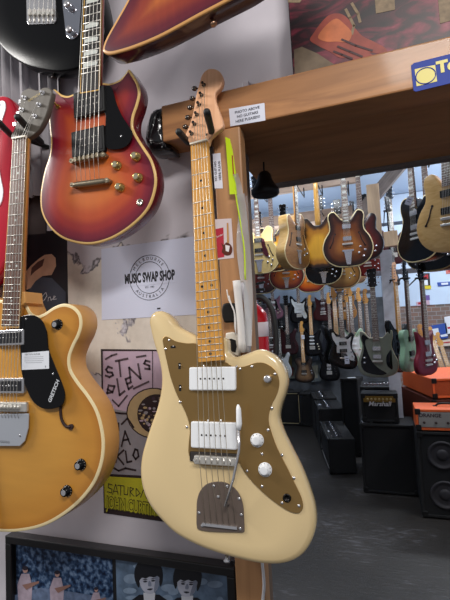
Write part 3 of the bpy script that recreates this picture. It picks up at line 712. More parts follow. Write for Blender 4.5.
    for k in range(6):
        n = u(90.5 + 2.7 * k, -145, .02); br = u(75.5 + 4.6 * k, 158.5 - .75 * k, .024); en = u(77.5 + 4.4 * k, 183.5 - .6 * k, .02); sg = -1 if k < 3 else 1
        P.append([(n0[0] + sg * .02, -.010, n0[1] + .05 + .04 * (2 - abs(k - 2.5) + .5)), (n[0], -.0205, n[1]), (br[0], -.0265, br[1]), (en[0], -.021, en[1])])
    strings_part(root, P, .0006)
    # wall hook carrying it, above the frame
    c = fr.M @ Vector((n0[0], 0, n0[1]))
    arm_hanger([c + Vector((-.032, -.05, .012)), c + Vector((.032, -.05, .012))], [c + Vector((-.032, .06, 0)), c + Vector((.032, .06, 0))], c + Vector((0, .08, 0)), 'black padded hanger above the picture carrying the cherry sunburst guitar', WALL_Y)
foreground_double_cut()

def foreground_single_cut():
    fr = Fr(48, 20, .955, yaw=0, tilt=0)
    t = fr.tr; u = fr.uv
    root = empty('electric_guitar', fr.M, 'gloss black single-cutaway electric guitar with chrome control plate, top left corner', 'guitar')
    bp = [(60, -150), (45, -156), (22, -158), (4, -150), (-2, -132), (2, -112), (8, -92), (6, -70), (-4, -45), (-13, -15), (-12, 15), (-4, 38), (8, 53), (24, 64), (43, 69.5), (60, 71), (77, 67.5), (91, 59), (101, 45), (105, 25), (102, 0), (95, -25), (92, -50), (97, -75), (104, -95), (108, -118), (104, -138), (94, -148), (86, -136), (80, -118), (70, -112)]
    ol = spline(t(bp), 5)
    mb = MB(); mb.body(ol, 0, .045, r=.004, mt=0, ms=0, rings=3, spine=(u(50, -80), u(48, 0)))
    mb.build('body', [mat('#0b0c0e', .22, 0, 0, 0, 20, 0, 0, 1, .14)], root)
    T, nk = neck_parts(root, u(60, -300, .010), u(56, -130, .010), .042, .056, .648, w=.010, fb=ROSEWOOD, neckm=MAPLEN, nf=21)
    n0 = u(60, -302, .006); mb = MB(); o = [(n0[0] - .021, n0[1]), (n0[0] + .021, n0[1]), (n0[0] + .03, n0[1] + .03), (n0[0] + .015, n0[1] + .16), (n0[0] - .02, n0[1] + .18), (n0[0] - .045, n0[1] + .03)]
    mb.prism(o, -.002, .012, 0, .002); mb.build('headstock', [MAPLEH], root)
    pl = [(26, -30), (55, -32), (56, 21), (54, 23.5), (29, 24.5), (27, 22)]
    mb = MB(); mb.prism(t(pl, .002), -.003, 0, 0, .0006); br = mb.build('bridge', [CHROME], root)
    for k in range(6):
        mb = MB(); x, z = u(29.5 + 4.6 * k, 12, .008); mb.box((x, -.007, z), (.009, .006, .016))
        x, z = u(29.5 + 4.6 * k, 18.5, .005); mb.cyl((x, -.005, z + .008), (x, -.005, z - .012), .0016, n=8); mb.build('saddle', [STEEL], br)
    cp = [(64, -45), (79, -45), (79, 30), (77.5, 36), (72, 39.5), (67, 36), (65.5, 30)]
    mb = MB(); mb.prism(spline(t(cp, .002), 3), -.003, 0, 0, .0006); c_ = mb.build('control_plate', [mat('#c9cdd6', .15, 1.0)], root)
    for a_, b_ in ((69, 6), (71, 31)):
        x, z = u(a_, b_, .008); knob_mb((x, -.003, z), .0095, .018, 'dome').build('knob', [CHROME], root)
    x, z = u(48, 71, 0); mb = MB(); mb.lathe((x, .024, z + .003), (0, 0, -1), [(.004, 0), (.004, .006), (.008, .009), (.007, .012), (.0004, .013)], 12); mb.build('strap_button', [mat('#3d3634', .3, .9)], root)
    P = []
    for k in range(6):
        n = u(53.5 + 2.6 * k, -300, .013); b_ = u(29.5 + 4.6 * k, 8, .012)
        P.append([(n[0], -.0135, n[1]), (b_[0], -.0125, b_[1]), (b_[0], -.004, b_[1] - .02)])
    strings_part(root, P, .0006)
foreground_single_cut()

def foreground_angular():
    fr = Fr(190, 0, .80, yaw=-6, tilt=-3)
    t = fr.tr; u = fr.uv
    root = empty('electric_guitar', fr.M, 'angular sunburst electric guitar body with cream binding hanging from above, top centre', 'guitar')
    bp = [(102.5, 51), (103.5, 44), (108, 34), (117, 18), (127, 0), (137, -22), (150, -50), (168, -85), (190, -118), (208, -122), (222, -108), (250, -112), (290, -130), (320, -126), (328, -104), (310, -70), (280, -35), (252, -12), (222, 4.5), (200, 16), (180, 27), (160, 37.5), (140, 46), (122, 52), (108, 54.5)]
    ol = spline(t(bp), 5)
    top = burst([(0, '#4c1024'), (.02, '#5f1524'), (.05, '#8a3422'), (.09, '#b9652c'), (.13, '#c97c35')], .35, .25, .08, (60, 8, 5))
    mb = MB(); mb.body(ol, 0, .05, r=.003, mt=0, ms=1, mb=2, bw=.004, spine=(u(170, -10), u(250, -70)), rings=9)
    mb.build('body', [top, mat('#3c1420', .3, 0, .6), mat('#cf9a5c', .35)], root)
    x, z = u(205, 16, 0); mb = MB(); mb.lathe((x + .004, .024, z + .004), (.35, 0, -1), [(.004, 0), (.004, .006), (.0075, .009), (.007, .013), (.0004, .014)], 12); mb.build('strap_button', [mat('#c9a184', .3, .9)], root)
    T, nk = neck_parts(root, u(205, -290, .012), u(214, -112, .012), .043, .056, .628, w=.012, fb=ROSEWOOD, neckm=mat('#5c1a26', .3, 0, .5), nf=21)
    n0 = u(205, -292, .008); mb = MB(); mb.prism([(n0[0] - .021, n0[1]), (n0[0] + .021, n0[1]), (n0[0] + .04, n0[1] + .06), (n0[0] + .03, n0[1] + .17), (n0[0] - .03, n0[1] + .17), (n0[0] - .04, n0[1] + .06)], -.002, .012, 0, .002); mb.build('headstock', [BLACKGLOSS], root)
foreground_angular()

def foreground_red():
    fr = Fr(-8, 170, .93, yaw=0, tilt=2)
    t = fr.tr; u = fr.uv
    root = empty('electric_guitar', fr.M, 'bright red electric guitar edge with white pickguard, cut by left border', 'guitar')
    bp = [(-30, 150), (-20, 118), (-10, 100), (0, 95), (7, 96.5), (12, 104), (15.5, 118), (16, 135), (13, 155), (11, 175), (12, 198), (13, 225), (8, 255), (-8, 282), (-35, 300), (-70, 305), (-105, 295), (-125, 265), (-125, 230), (-112, 200), (-108, 170), (-118, 140), (-118, 112), (-100, 96), (-82, 104), (-68, 130), (-55, 150)]
    mb = MB(); mb.body(spline(t(bp), 5), 0, .045, r=.009, mt=0, ms=0, rings=3, spine=(u(-50, 190), u(-55, 240)))
    mb.build('body', [mat('#b50f2b', .2, 0, .8)], root)
    gd = [(-20, 128), (-8, 108), (0, 101), (4.5, 101.5), (5.5, 108), (2, 120), (-1, 134), (-2, 160), (1, 180), (3, 192), (0, 205), (-14, 214), (-30, 225), (-45, 200), (-40, 160), (-30, 140)]
    mb = MB(); mb.prism(spline(t(gd, .002), 3), -.0025, 0, 0, .0005); g = mb.build('pickguard', [mat('#dfe2ea', .3)], root)
    mb = MB(); x, z = u(0, 105, .003); screw(mb, x, z, -.0025, .0026); mb.build('screw', [CHROME], g)
    T, nk = neck_parts(root, u(-50, -95, .010), u(-58, 150, .010), .042, .056, .648, w=.010, fb=ROSEWOOD, neckm=MAPLEN, nf=21)
    n0 = u(-50, -97, .006); mb = MB(); mb.prism([(n0[0] - .021, n0[1]), (n0[0] + .021, n0[1]), (n0[0] + .03, n0[1] + .04), (n0[0] + .01, n0[1] + .17), (n0[0] - .045, n0[1] + .03)], -.002, .012, 0, .002); mb.build('headstock', [MAPLEH], root)
foreground_red()

# ================================================================ THINGS ON THE NEAR WALL
WF = Fr(150, 300, WALL_Y)            # wall surface
def flat(fr, quad, th, mats, name, label, cat, extra=None, group=None, y0=0.0):
    """a thin card standing off the surface; extra(mb, fr) adds the print"""
    pts = [fr.uv(*q) for q in quad]; cx = sum(p[0] for p in pts) / len(pts); cz = sum(p[1] for p in pts) / len(pts)
    mb = MB(); mb.prism(pts, y0 - th, y0 - .0003, 0)
    if extra: extra(mb, fr)
    o = mb.build(name, mats, M=fr.M, label=label, cat=cat, group=group)
    return o

# paper sign with the round stamp
def sign_print(mb, fr):
    x, z = fr.uv(149.5, 277.5); y = -.0016; k = .0035
    for r in (.0620, .0435):
        mb.tube([(x + r * math.cos(R(a)), y + .0003, z + r * math.sin(R(a))) for a in range(0, 360, 8)], .0008, 4, 1, True)
    mb.box((x, y + .0002, z), (.165, .0004, .040), 0)
    for txt, r, a0, a1, up in (('MELBOURNE', .0525, 148, 38, True), ('AUSTRALIA', .0525, 222, 318, False)):
        n = len(txt)
        for i, ch in enumerate(txt):
            a = R(a0 + (a1 - a0) * i / (n - 1)); c = (x + r * math.cos(a), y, z + r * math.sin(a))
            if up: ux = (math.sin(a), 0, -math.cos(a)); uz = (math.cos(a), 0, math.sin(a))
            else: ux = (-math.sin(a), 0, math.cos(a)); uz = (-math.cos(a), 0, -math.sin(a))
            mb.text(ch, c, .0125, 1, ux, uz)
    # blackletter name, letters growing towards the middle
    mb.text('MUSIC SWAP SHOP', (x, y - .0002, z), .036, 1, sx=.50, bold=.0018)
    mb.text('EST. 1980', (x, y, z - .0265), .007, 1)
    x, z = fr.uv(159, 308.5); mb.box((x, y, z), (.010, .0003, .004), 1)
flat(WF, [(101.5, 249), (194, 236.5), (197, 314.5), (102, 320)], .001, [mat('#ced2e6', .8, 0, 0, .02, 5), mat('#26262d', .8)], 'paper_sign',
     'white paper sign with round shop stamp taped to the wall', 'sign', sign_print)

# gig poster
def strokes(mb, fr, lines, w, m, y=-.0016):
    for ln in lines:
        p = [fr.uv(*q) for q in ln]
        for a, b in zip(p, p[1:]):
            d = Vector((b[0] - a[0], b[1] - a[1])); L = d.length
            if L < 1e-6: continue
            d.normalize(); n = Vector((-d.y, d.x)) * w / 2; e = d * w * .4
            mb.sheet([(a[0] - e.x + n.x, a[1] - e.y + n.y), (b[0] + e.x + n.x, b[1] + e.y + n.y), (b[0] + e.x - n.x, b[1] + e.y - n.y), (a[0] - e.x - n.x, a[1] - e.y - n.y)], y, m)
def poster_print(mb, fr):
    S = lambda q, y, m: mb.sheet([fr.uv(*p) for p in q], y, m)
    S([(102.5, 351), (193, 351), (193, 408), (128, 413), (103.5, 407)], -.0013, 1)       # pale lilac title field
    S([(104, 407), (130, 412), (193, 404), (193, 478), (104.5, 473.5)], -.00135, 2)      # grey middle
    S([(104, 476), (193, 481), (193, 522), (105, 508)], -.0013, 3)                       # yellow strip
    ell = lambda cx, cy, rx, ry, n=26: [(cx + rx * math.cos(2 * math.pi * i / n), cy + ry * math.sin(2 * math.pi * i / n)) for i in range(n)]
    S(ell(154, 413, 27.5, 25.5), -.0014, 0); S(ell(154, 413, 26.3, 24.3), -.0015, 4); S(ell(157, 414, 19.5, 20), -.0016, 0)
    rn = random.Random(3)
    for k in range(60):
        a = rn.uniform(0, 6.28); r = 17 * rn.random() ** .5; cx, cy = 157 + r * math.cos(a), 414 + r * math.sin(a)
        S(ell(cx, cy, rn.uniform(.8, 2.4), rn.uniform(.6, 1.8), 7), -.0017 - k * .000004, rn.choice([5, 4, 2, 6, 4, 1, 2]))
    K = lambda l, w, m=0, y=-.0022: strokes(mb, fr, l, w, m, y)
    K([[(102.2, 350.5), (152, 350.5), (176, 351), (194, 351)], [(102.8, 350.5), (103.5, 408), (104.5, 474)], [(152.8, 351), (153, 388)], [(103.5, 474.5), (130, 476), (193, 480)], [(103.8, 476), (104.8, 508), (125, 510.5), (193, 522)]], .0022)
    K([[(112.5, 368), (108.5, 366.5), (106.5, 369.5), (108, 372), (112.5, 372.5), (113.5, 375), (110, 377), (106, 375.5)],     # S
       [(116, 361), (128, 358.5)], [(119.5, 361), (121, 376)],                                                                    # T
       [(107.5, 393), (109, 385)], [(108, 389), (113, 392), (115, 386), (110.5, 385.5)], [(107.5, 393), (113, 392)],              # e
       [(117.5, 379), (120, 395), (125, 391)],                                                                                    # L
       [(126, 379), (129, 389), (133, 386)], [(126, 379), (131, 377)], [(127.3, 384), (131.5, 382)],                              # E
       [(131, 381), (129.5, 367.5), (141, 378.5), (138.5, 364)],                                                                  # N
       [(150, 361.5), (146, 360.5), (144.5, 363.5), (149.5, 365.5), (150, 369), (145.5, 368.5)]], .0058, 5)                        # S
    K([[(106, 359), (112, 355.5), (117, 354)], [(137, 357), (146, 355.5)], [(134, 388.5), (149, 381.5)], [(113, 400), (119, 406), (127.5, 395.5)], [(108, 400), (111, 408)]], .005, 5)
    K([[(112, 412), (120, 413), (127, 413.5)], [(122, 424), (128, 418), (134, 427)],
       [(115, 430), (115, 423), (119, 430), (119, 423)], [(122, 446), (125.5, 431), (130.5, 444)], [(123.5, 440), (129, 439)],
       [(114, 452), (116, 437)], [(116, 462), (119, 448)], [(124, 450), (117.5, 456), (124, 464)],
       [(126, 451), (127.5, 462), (132, 461)], [(135.5, 449), (133.5, 455), (136, 459), (139, 456), (138, 450), (135.5, 449)],
       [(108, 464), (119, 470.5), (126, 468), (136, 470)]], .0052)
    K([[(112.5, 484.5), (109, 483.5), (108.5, 487), (112.5, 489), (112, 492.5), (108, 491.5)], [(113, 494), (116, 484), (118.5, 494)], [(114, 491), (118, 491)],
       [(118, 485), (124, 485.5)], [(121, 485.5), (121, 495)], [(124.5, 486), (124.5, 494), (128, 494.5), (128.5, 487)], [(130.5, 496), (130.5, 487), (134, 488.5), (130.5, 491.5), (134.5, 496)],
       [(136.5, 488), (136.5, 496), (140.5, 493), (136.5, 488)], [(141, 497), (144, 489), (147, 498)], [(147, 489), (150, 493), (153, 490)], [(150, 493), (150, 499)]], .0022)
    x, z = fr.uv(107, 502.5); x2, z2 = fr.uv(160, 511); d = Vector((x2 - x, 0, z2 - z)).normalized()
    mb.text('JOHN CURTIN', (x, -.0023, z), .046, 7, ux=d, uz=(-d.z, 0, d.x), align='LEFT', sx=.52, bold=.0028)
    mb.text('JOHN CURTIN', (x, -.0026, z), .046, 3, ux=d, uz=(-d.z, 0, d.x), align='LEFT', sx=.52, bold=.0004)
flat(WF, [(101, 349), (194, 350), (194, 526), (104, 513)], .001,
     [mat('#2c1c1e', .8), mat('#b9a2b4', .8, 0, 0, .06, 20), mat('#8f8a90', .8, 0, 0, .1, 30), mat('#b3ad1e', .7), mat('#b39a72', .8, 0, 0, .1, 30), mat('#4a3b42', .8), mat('#3c2a3a', .8), mat('#4c430d', .8)],
     'gig_poster', 'hand-drawn gig poster with lilac title and yellow strip on the wall', 'poster', poster_print)

# dark record poster behind the blonde guitar's neck
def dark_print(mb, fr):
    S = lambda q, y, m: mb.sheet([fr.uv(*p) for p in q], y, m)
    S([(10, 142), (45, 142), (46, 238), (12, 238)], -.0013, 1)
    S([(34, 147), (44, 146), (44, 165), (41, 162), (38, 165), (33, 164)], -.0016, 2)
    S([(12, 236), (66, 232), (66, 290), (12, 300)], -.0014, 0)
    S([(27, 290), (26, 272), (31, 266), (39, 259), (45, 255), (52, 254), (56, 258), (56.5, 266), (52, 275), (43, 276), (36, 281), (31, 288)], -.0017, 2)
    S([(32, 268), (38, 262), (45, 258.5), (43, 266), (36, 271), (31, 276)], -.0019, 3)
    S([(30, 287), (40, 277), (52, 278), (66, 292), (66, 312), (40, 312), (26, 300)], -.0015, 4)
    strokes(mb, fr, [[(41.5, 302), (43, 296), (46.5, 292.5), (47.5, 296), (44, 301), (41.5, 299.5), (44, 295)], [(48.5, 301), (49, 297.5), (51, 297), (51.5, 300.5), (53, 299)], [(54, 298.5), (56, 296.5), (54.5, 296), (53.5, 299.5), (57, 299)]], .0016, 5, -.0022)
flat(WF, [(8, 140), (46, 140), (47, 231), (67, 230), (68.5, 318), (10, 322)], .001,
     [mat('#1d1b20', .4), mat('#514a4a', .5, 0, 0, .25, 9), mat('#b08870', .6, 0, 0, .12, 30), mat('#4a2c26', .6), mat('#3f4450', .5, 0, 0, .15, 12), mat('#d9d6da', .6)],
     'record_poster', 'dark photo poster with a hand and white handwriting behind the blonde guitar', 'poster', dark_print)

# pleated pale cloth top left
mb = MB(); rows = []
a, b = at(-12, 60, WALL_Y), at(66, 130, WALL_Y)
N = 60
for zz in (2.62, 2.03):
    rows.append([(a.x + (b.x - a.x) * i / N, WALL_Y - .025 + .009 * math.sin(i * .9) + .004 * math.sin(i * 2.3 + 1), zz) for i in range(N + 1)])
mb.loft(rows, 0, True, False, False, False)
mb.loft([[(p[0], p[1] + .003, p[2]) for p in r] for r in rows], 0, True, False, False, False)
mb.build('pleated_cloth', [mat('#9a979c', .8, 0, 0, .08, 15)], label='pale grey pleated cloth hanging on the wall under the black guitar', cat='cloth', recalc=False)

# black glossy bag stuffed at the end of the beam
fr = Fr(158, 130, .975)
mb = MB(); o = fr.tr([(148, 116), (152, 109), (162, 106.5), (165, 113), (167, 128), (169, 142), (171, 149), (160, 152), (150, 152), (145, 146), (144, 132)])
rings = []; rn = random.Random(5)
oo = ccw(spline(o, 3))
for q, y in ((.010, .07), (0, .05), (0, .02), (.003, .006), (.010, -.004), (.02, -.008)):
    rings.append([(p[0] + rn.uniform(-.0015, .0015), y + rn.uniform(-.003, .003), p[1] + rn.uniform(-.0015, .0015)) for p in inset(oo, q)])
mb.loft(rings, 0, True)
mb.build('plastic_bag', [mat('#0c0c0f', .18, 0, .5, 0, 20, .6)], M=fr.M, label='crumpled glossy black plastic bag beside the beam end', cat='bag')

# ---- framed double photograph, bottom left
fr = Fr(120, 570, 1.025, tilt=1)
root = empty('picture_frame', fr.M, 'black framed pair of photographs of musicians low on the wall', 'picture frame')
u = fr.uv; tl, tr_ = u(8, 534), u(236, 566)
z1 = tl[1]; xL, xR = tl[0], tr_[0]; zr = tr_[1]; H = .44; bw = .022
slope = (zr - z1) / (xR - xL)
mb = MB()
def q4(x0, x1, zt0, zb0): return [(x0, zt0 + slope * (x0 - xL)), (x1, zt0 + slope * (x1 - xL)), (x1, zb0 + slope * (x1 - xL)), (x0, zb0 + slope * (x0 - xL))]
for qd in (q4(xL, xR, z1, z1 - bw), q4(xL, xR, z1 - H + bw, z1 - H), q4(xL, xL + bw, z1 - bw, z1 - H + bw), q4(xR - bw, xR, z1 - bw, z1 - H + bw)):
    mb.prism(qd, -.012, .022, 0, .003)
mb.build('frame', [mat('#1c1b1d', .35, 0, .2)], root)
xm = u(113.5, 570)[0]
mb = MB(); mb.prism(q4(xL + bw - .002, xR - bw + .002, z1 - bw + .002, z1 - H + bw - .002), .004, .018, 0); mb.build('backing_board', [mat('#15161a', .5)], root)
# garden photograph
gx0, gx1 = xL + bw + .006, xm - .006
def garden():
    m = bpy.data.materials.new('garden_print'); m.use_nodes = True; nt = m.node_tree; b = nt.nodes['Principled BSDF']
    tc = nt.nodes.new('ShaderNodeTexCoord'); v = nt.nodes.new('ShaderNodeTexNoise'); v.inputs['Scale'].default_value = 75; v.inputs['Detail'].default_value = 5; nt.links.new(tc.outputs['Object'], v.inputs['Vector'])
    r = nt.nodes.new('ShaderNodeValToRGB'); e = r.color_ramp.elements; e[0].position = .38; e[0].color = lin('#0d1a35'); e[1].position = .66; e[1].color = lin('#6f86a6'); x = e.new(.5); x.color = lin('#2b4568')
    nt.links.new(v.outputs['Fac'], r.inputs[0]); nt.links.new(r.outputs[0], b.inputs['Base Color']); b.inputs['Roughness'].default_value = .3
    return m
mb = MB(); mb.prism(q4(gx0, gx1, z1 - bw - .004, z1 - H + bw + .006), .0025, .004, 0)
P = lambda pts, y, m: mb.sheet([u(*p) for p in pts], y, m)
P([(12, 596), (40, 588), (70, 592), (108, 598), (112, 640), (12, 640)], .0015, 1)
for cx, cy, s in ((25, 573, 1.0), (57, 577, .95), (96, 592, .7)):
    ell = lambda x, y, a, b_: [(x + a * math.cos(i * .628), y + b_ * math.sin(i * .628)) for i in range(10)]
    P([(cx - 4 * s, cy + 1 * s), (cx + 4 * s, cy + 1 * s), (cx + 7 * s, cy + 14 * s), (cx + 6 * s, cy + 30 * s), (cx - 7 * s, cy + 30 * s), (cx - 8 * s, cy + 12 * s)], .0012, 2)
    P(ell(cx, cy - 3 * s, 2.6 * s, 3.3 * s), .0008, 3); P(ell(cx, cy - 4.8 * s, 3.0 * s, 2.2 * s), .0006, 4)
    P([(cx - 3 * s, cy + 12 * s), (cx + 14 * s, cy + 8 * s), (cx + 14 * s, cy + 10 * s), (cx + 1 * s, cy + 17 * s)], .0005, 5)
mb.build('photograph', [garden(), mat('#5f6f8c', .4, 0, 0, .3, 60), mat('#a99aa8', .4, 0, 0, .15, 60), mat('#b08c84', .4), mat('#2a2430', .4), mat('#8c6a60', .4)], root)
# portrait photograph: two people in dark suits with dark fringed hair
mb = MB(); mb.prism(q4(xm + .006, xR - bw - .004, z1 - bw - .004, z1 - H + bw + .006), .0025, .004, 0)
def ellp(x, y, a, b_, n=22, a0=0, a1=360): return [(x + a * math.cos(R(a0 + (a1 - a0) * i / n)), y + b_ * math.sin(R(a0 + (a1 - a0) * i / n))) for i in range(n)]
rn = random.Random(11)
for k in range(16): P(ellp(rn.uniform(122, 224), rn.uniform(566, 606), rn.uniform(3, 8), rn.uniform(2, 6), 12), .0021 - k * .00001, 5)
for cx, cy, s, tl_ in ((149, 580, 1.0, -.10), (187, 583, 1.0, .06)):
    T2 = lambda pts: [(cx + (x * math.cos(tl_) - y * math.sin(tl_)) * s, cy + (x * math.sin(tl_) + y * math.cos(tl_)) * s) for x, y in pts]
    S2 = lambda pts, y, m: P(spline(T2(pts), 3), y, m)
    P([(cx - 10 * s, cy + 15 * s), (cx + 10 * s, cy + 15 * s), (cx + 20 * s, cy + 22 * s), (cx + 22 * s, cy + 60), (cx - 22 * s, cy + 60), (cx - 20 * s, cy + 22 * s)], .0016, 1)
    P([(cx - 6 * s, cy + 13 * s), (cx + 6 * s, cy + 13 * s), (cx + 5 * s, cy + 24 * s), (cx - 5 * s, cy + 24 * s)], .0014, 6)
    S2([(-13.5, 2), (-14.5, -6), (-12, -15), (-6, -20.5), (1, -21.5), (8, -19.5), (13, -13), (14.2, -5), (13, 3), (10.5, 8), (9, 2), (-9, 2), (-11, 7)], .0011, 1)
    S2([(-9.5, -6), (9.5, -6), (9.8, 2), (7.8, 9), (3.8, 13.2), (-1, 14), (-5.4, 12), (-8.6, 7), (-9.8, 1)], .0008, 2)
    S2([(4, -6), (9.3, -6), (9.6, 2), (7.6, 9), (3.6, 13), (5, 5), (6.2, 0)], .0007, 4)
    S2([(-11, -10), (0, -13), (11, -10), (11, -1), (8.5, -3.2), (5, -1.8), (1, -3.2), (-3, -1.6), (-7, -2.8), (-11, 1)], .0005, 1)
    for ex in (-4, 4):
        S2([(ex - 2.3, 1.2), (ex, .2), (ex + 2.3, 1.2), (ex, 2.2)], .0004, 3)
        S2([(ex - 2.6, -.6), (ex, -1.4), (ex + 2.6, -.4), (ex, -.3)], .0004, 3)
    S2([(-.3, 1), (.8, 1), (1.9, 5.8), (0, 6.6), (-1.6, 5.8)], .0004, 4)
    S2([(-3, 9.2), (0, 8.5), (3, 9.2), (0, 10.6)], .0004, 3)
mb.build('photograph', [mat('#5c7088', .4, 0, 0, .45, 28), mat('#14151d', .5), mat('#b2b6c6', .5, 0, 0, .08, 50), mat('#2c2e3a', .5), mat('#7c8498', .5), mat('#7f93ab', .5, 0, 0, .2, 40), mat('#c4c8d2', .5)], root)

# ---- painting standing on the beam
fr = Fr(370, 40, .995, tilt=2)
pl = [(293, 82), (286, -30), (300, -110), (520, -150), (520, 30), (450, 54)]
root = empty('canvas_print', fr.M, 'dark crimson canvas print of a draped hand standing on the beam', 'painting')
mb = MB(); o = [fr.uv(*p) for p in ((293.5, 81), (284, -60), (560, -120), (560, 15))]
mb.prism(o, 0, .02, 0); mb.build('canvas', [mat('#2b1a20', .6)], root)
mb = MB()
def oil():
    m = bpy.data.materials.new('printed_drapery'); m.use_nodes = True; nt = m.node_tree; b = nt.nodes['Principled BSDF']
    tc = nt.nodes.new('ShaderNodeTexCoord'); mp = nt.nodes.new('ShaderNodeMapping'); mp.inputs['Rotation'].default_value = (0, R(25), 0); mp.inputs['Scale'].default_value = (9, 9, 22)
    n = nt.nodes.new('ShaderNodeTexNoise'); n.inputs['Scale'].default_value = 1; n.inputs['Detail'].default_value = 5; n.inputs['Distortion'].default_value = 1.6
    r = nt.nodes.new('ShaderNodeValToRGB'); e = r.color_ramp.elements; e[0].position = .36; e[0].color = lin('#1c1418'); e[1].position = .75; e[1].color = lin('#a04a5c')
    for p_, c_ in ((.47, '#33181f'), (.55, '#5c1f2c'), (.64, '#7a2a3c')): x = e.new(p_); x.color = lin(c_)
    nt.links.new(tc.outputs['Object'], mp.inputs[0]); nt.links.new(mp.outputs[0], n.inputs['Vector']); nt.links.new(n.outputs['Fac'], r.inputs[0]); nt.links.new(r.outputs[0], b.inputs['Base Color']); b.inputs['Roughness'].default_value = .45
    return m
mb.sheet(inset(ccw(o), .002), -.0006, 0)
P = lambda pts, y, m, sp=True: mb.sheet(spline([fr.uv(*p) for p in pts], 4) if sp else [fr.uv(*p) for p in pts], y, m)
P([(310, 40), (314, 33), (322, 22), (330, 15), (340, 14), (347, 18), (354, 27), (362, 36), (374, 42), (386, 49), (387, 53), (380, 54), (370, 53), (374, 57), (370, 60), (362, 58), (356, 61), (349, 58), (340, 58), (330, 52), (318, 46)], -.0012, 1)
P([(318, 38), (326, 26), (336, 19), (344, 24), (352, 34), (348, 42), (336, 42), (326, 42)], -.0016, 2)
for ln in ([(342, 40), (356, 46), (372, 51)], [(338, 47), (350, 52), (362, 57)], [(334, 52), (342, 55), (352, 59)]): strokes(mb, fr, [ln], .0045, 3, -.002)
P([(294, 50), (302, 47), (318, 54), (330, 62), (340, 68), (322, 73), (295, 79)], -.0012, 4, False)
for q in ([(374, -10), (394, -12), (395, 10), (376, 14)], [(438, 0), (452, -4), (454, 20), (440, 24)], [(296, -30), (306, -32), (306, -12), (296, -10)], [(288, 3), (300, 3), (302, 0), (288, -4)]): P(q, -.0014, 5, False)
P([(345, 62), (362, 62), (380, 58), (400, 55), (430, 46), (450, 40), (450, 48), (420, 56), (380, 66), (348, 69)], -.0011, 6, True)
strokes(mb, fr, [[(350, 18), (354, 26), (352, 34)], [(346, 10), (350, 18)], [(352, 4), (358, 14), (360, 22)]], .006, 5, -.0013)
mb.build('picture', [oil(), mat('#8f3c2e', .5, 0, 0, .2, 40), mat('#bd683c', .5, 0, 0, .2, 30), mat('#3c1318', .5), mat('#6f5f4c', .6, 0, 0, .2, 40), mat('#86735a', .6, 0, 0, .25, 90), mat('#7c2a44', .5, 0, 0, .3, 60)], root)

# ---- labels on the beam and post
BF = Fr(300, 110, BEAM_Y)
def small_text(lines, c, size, dx, dz, y, m=1):
    def f(mb, fr):
        d = Vector((dx, 0, dz)).normalized(); n = Vector((-d.z, 0, d.x))
        for i, s in enumerate(lines):
            p = Vector((c[0], y, c[1])) - n * size * 1.25 * (i - (len(lines) - 1) / 2)
            mb.text(s, p, size, m, ux=d, uz=n, bold=.0002)
    return f
flat(BF, [(229, 109), (264.5, 103), (265.5, 120.5), (230.5, 126.5)], .0008, [PAPER, mat('#4a4a55', .8)], 'paper_label',
     'white paper label with three printed lines stuck on the beam front', 'label', small_text(['PHOTO ABOVE', 'NO GUITARS', 'HERE PLEASE!!!!'], BF.uv(247.5, 114.8), .0088, 1, .008, -.0012))
flat(BF, [(212.8, 154), (220.5, 153), (223, 188.5), (214.8, 188.5)], .0008, [PAPER, mat('#4a4a55', .8)], 'paper_label',
     'white paper label turned sideways on the post beside the maple neck', 'label', small_text(['NO GUITARS', 'HERE PLEASE'], BF.uv(217.8, 171), .0082, 0, 1, -.0012))
def blue_print(mb, fr):
    d0 = fr.uv(412, 67); d1 = fr.uv(450, 56); 
    S = lambda pts, y, m: mb.sheet([fr.uv(*p) for p in pts], y, m)
    S([(414.5, 70), (435, 65.5), (437, 82), (416.5, 87)], -.0028, 1)
    x, z = fr.uv(425.5, 76.5); 
    mb.tube([(x + .0185 * math.cos(R(a)), -.0029, z + .0165 * math.sin(R(a))) for a in range(0, 360, 15)], .0012, 4, 0, True)
    d = Vector((1, 0, .02)); x, z = fr.uv(436.8, 69)
    mb.text('To', (x, -.003, z), .032, 1, ux=d, uz=(-.02, 0, 1), align='LEFT', bold=.0018)
flat(BF, [(411, 66), (414, 63.5), (480, 47), (482, 76), (416, 92), (413.5, 91)], .0022, [mat('#14389c', .6), mat('#e0d268', .4)], 'enamel_sign',
     'blue sign with yellow letters and square emblem fixed to beam', 'sign', blue_print)
def sticker_print(mb, fr):
    S = lambda pts, y, m: mb.sheet([fr.uv(*p) for p in pts], y, m)
    S([(214.5, 229.5), (223.5, 227.5), (224.5, 257), (215.5, 258.5)], -.0012, 1)
    S(spline([(221.5, 243), (224, 245), (226.5, 242.5), (230.5, 244.5), (232.5, 249), (231, 254.5), (226, 255.5), (222, 252), (223, 248)], 3), -.0015, 2)
    S([(227, 223), (228.5, 223), (229.3, 243), (227.3, 243)], -.0017, 3); S([(225.5, 245), (230, 246), (229, 252), (226, 251)], -.0018, 4)
    x, z = fr.uv(219.5, 236); mb.text('Fender', (x, -.0016, z), .007, 4, ux=(1, 0, .3), uz=(-.3, 0, 1), shear=.3)
flat(BF, [(213, 219.5), (231.5, 218.5), (234, 258), (215, 260)], .0008, [mat('#d5c9cc', .5), mat('#b31f38', .5), mat('#5a2a1c', .4), mat('#c08a4a', .5), mat('#e6e2e4', .5)], 'sticker',
     'red and white sticker picturing a guitar on the wooden post', 'sticker', sticker_print)
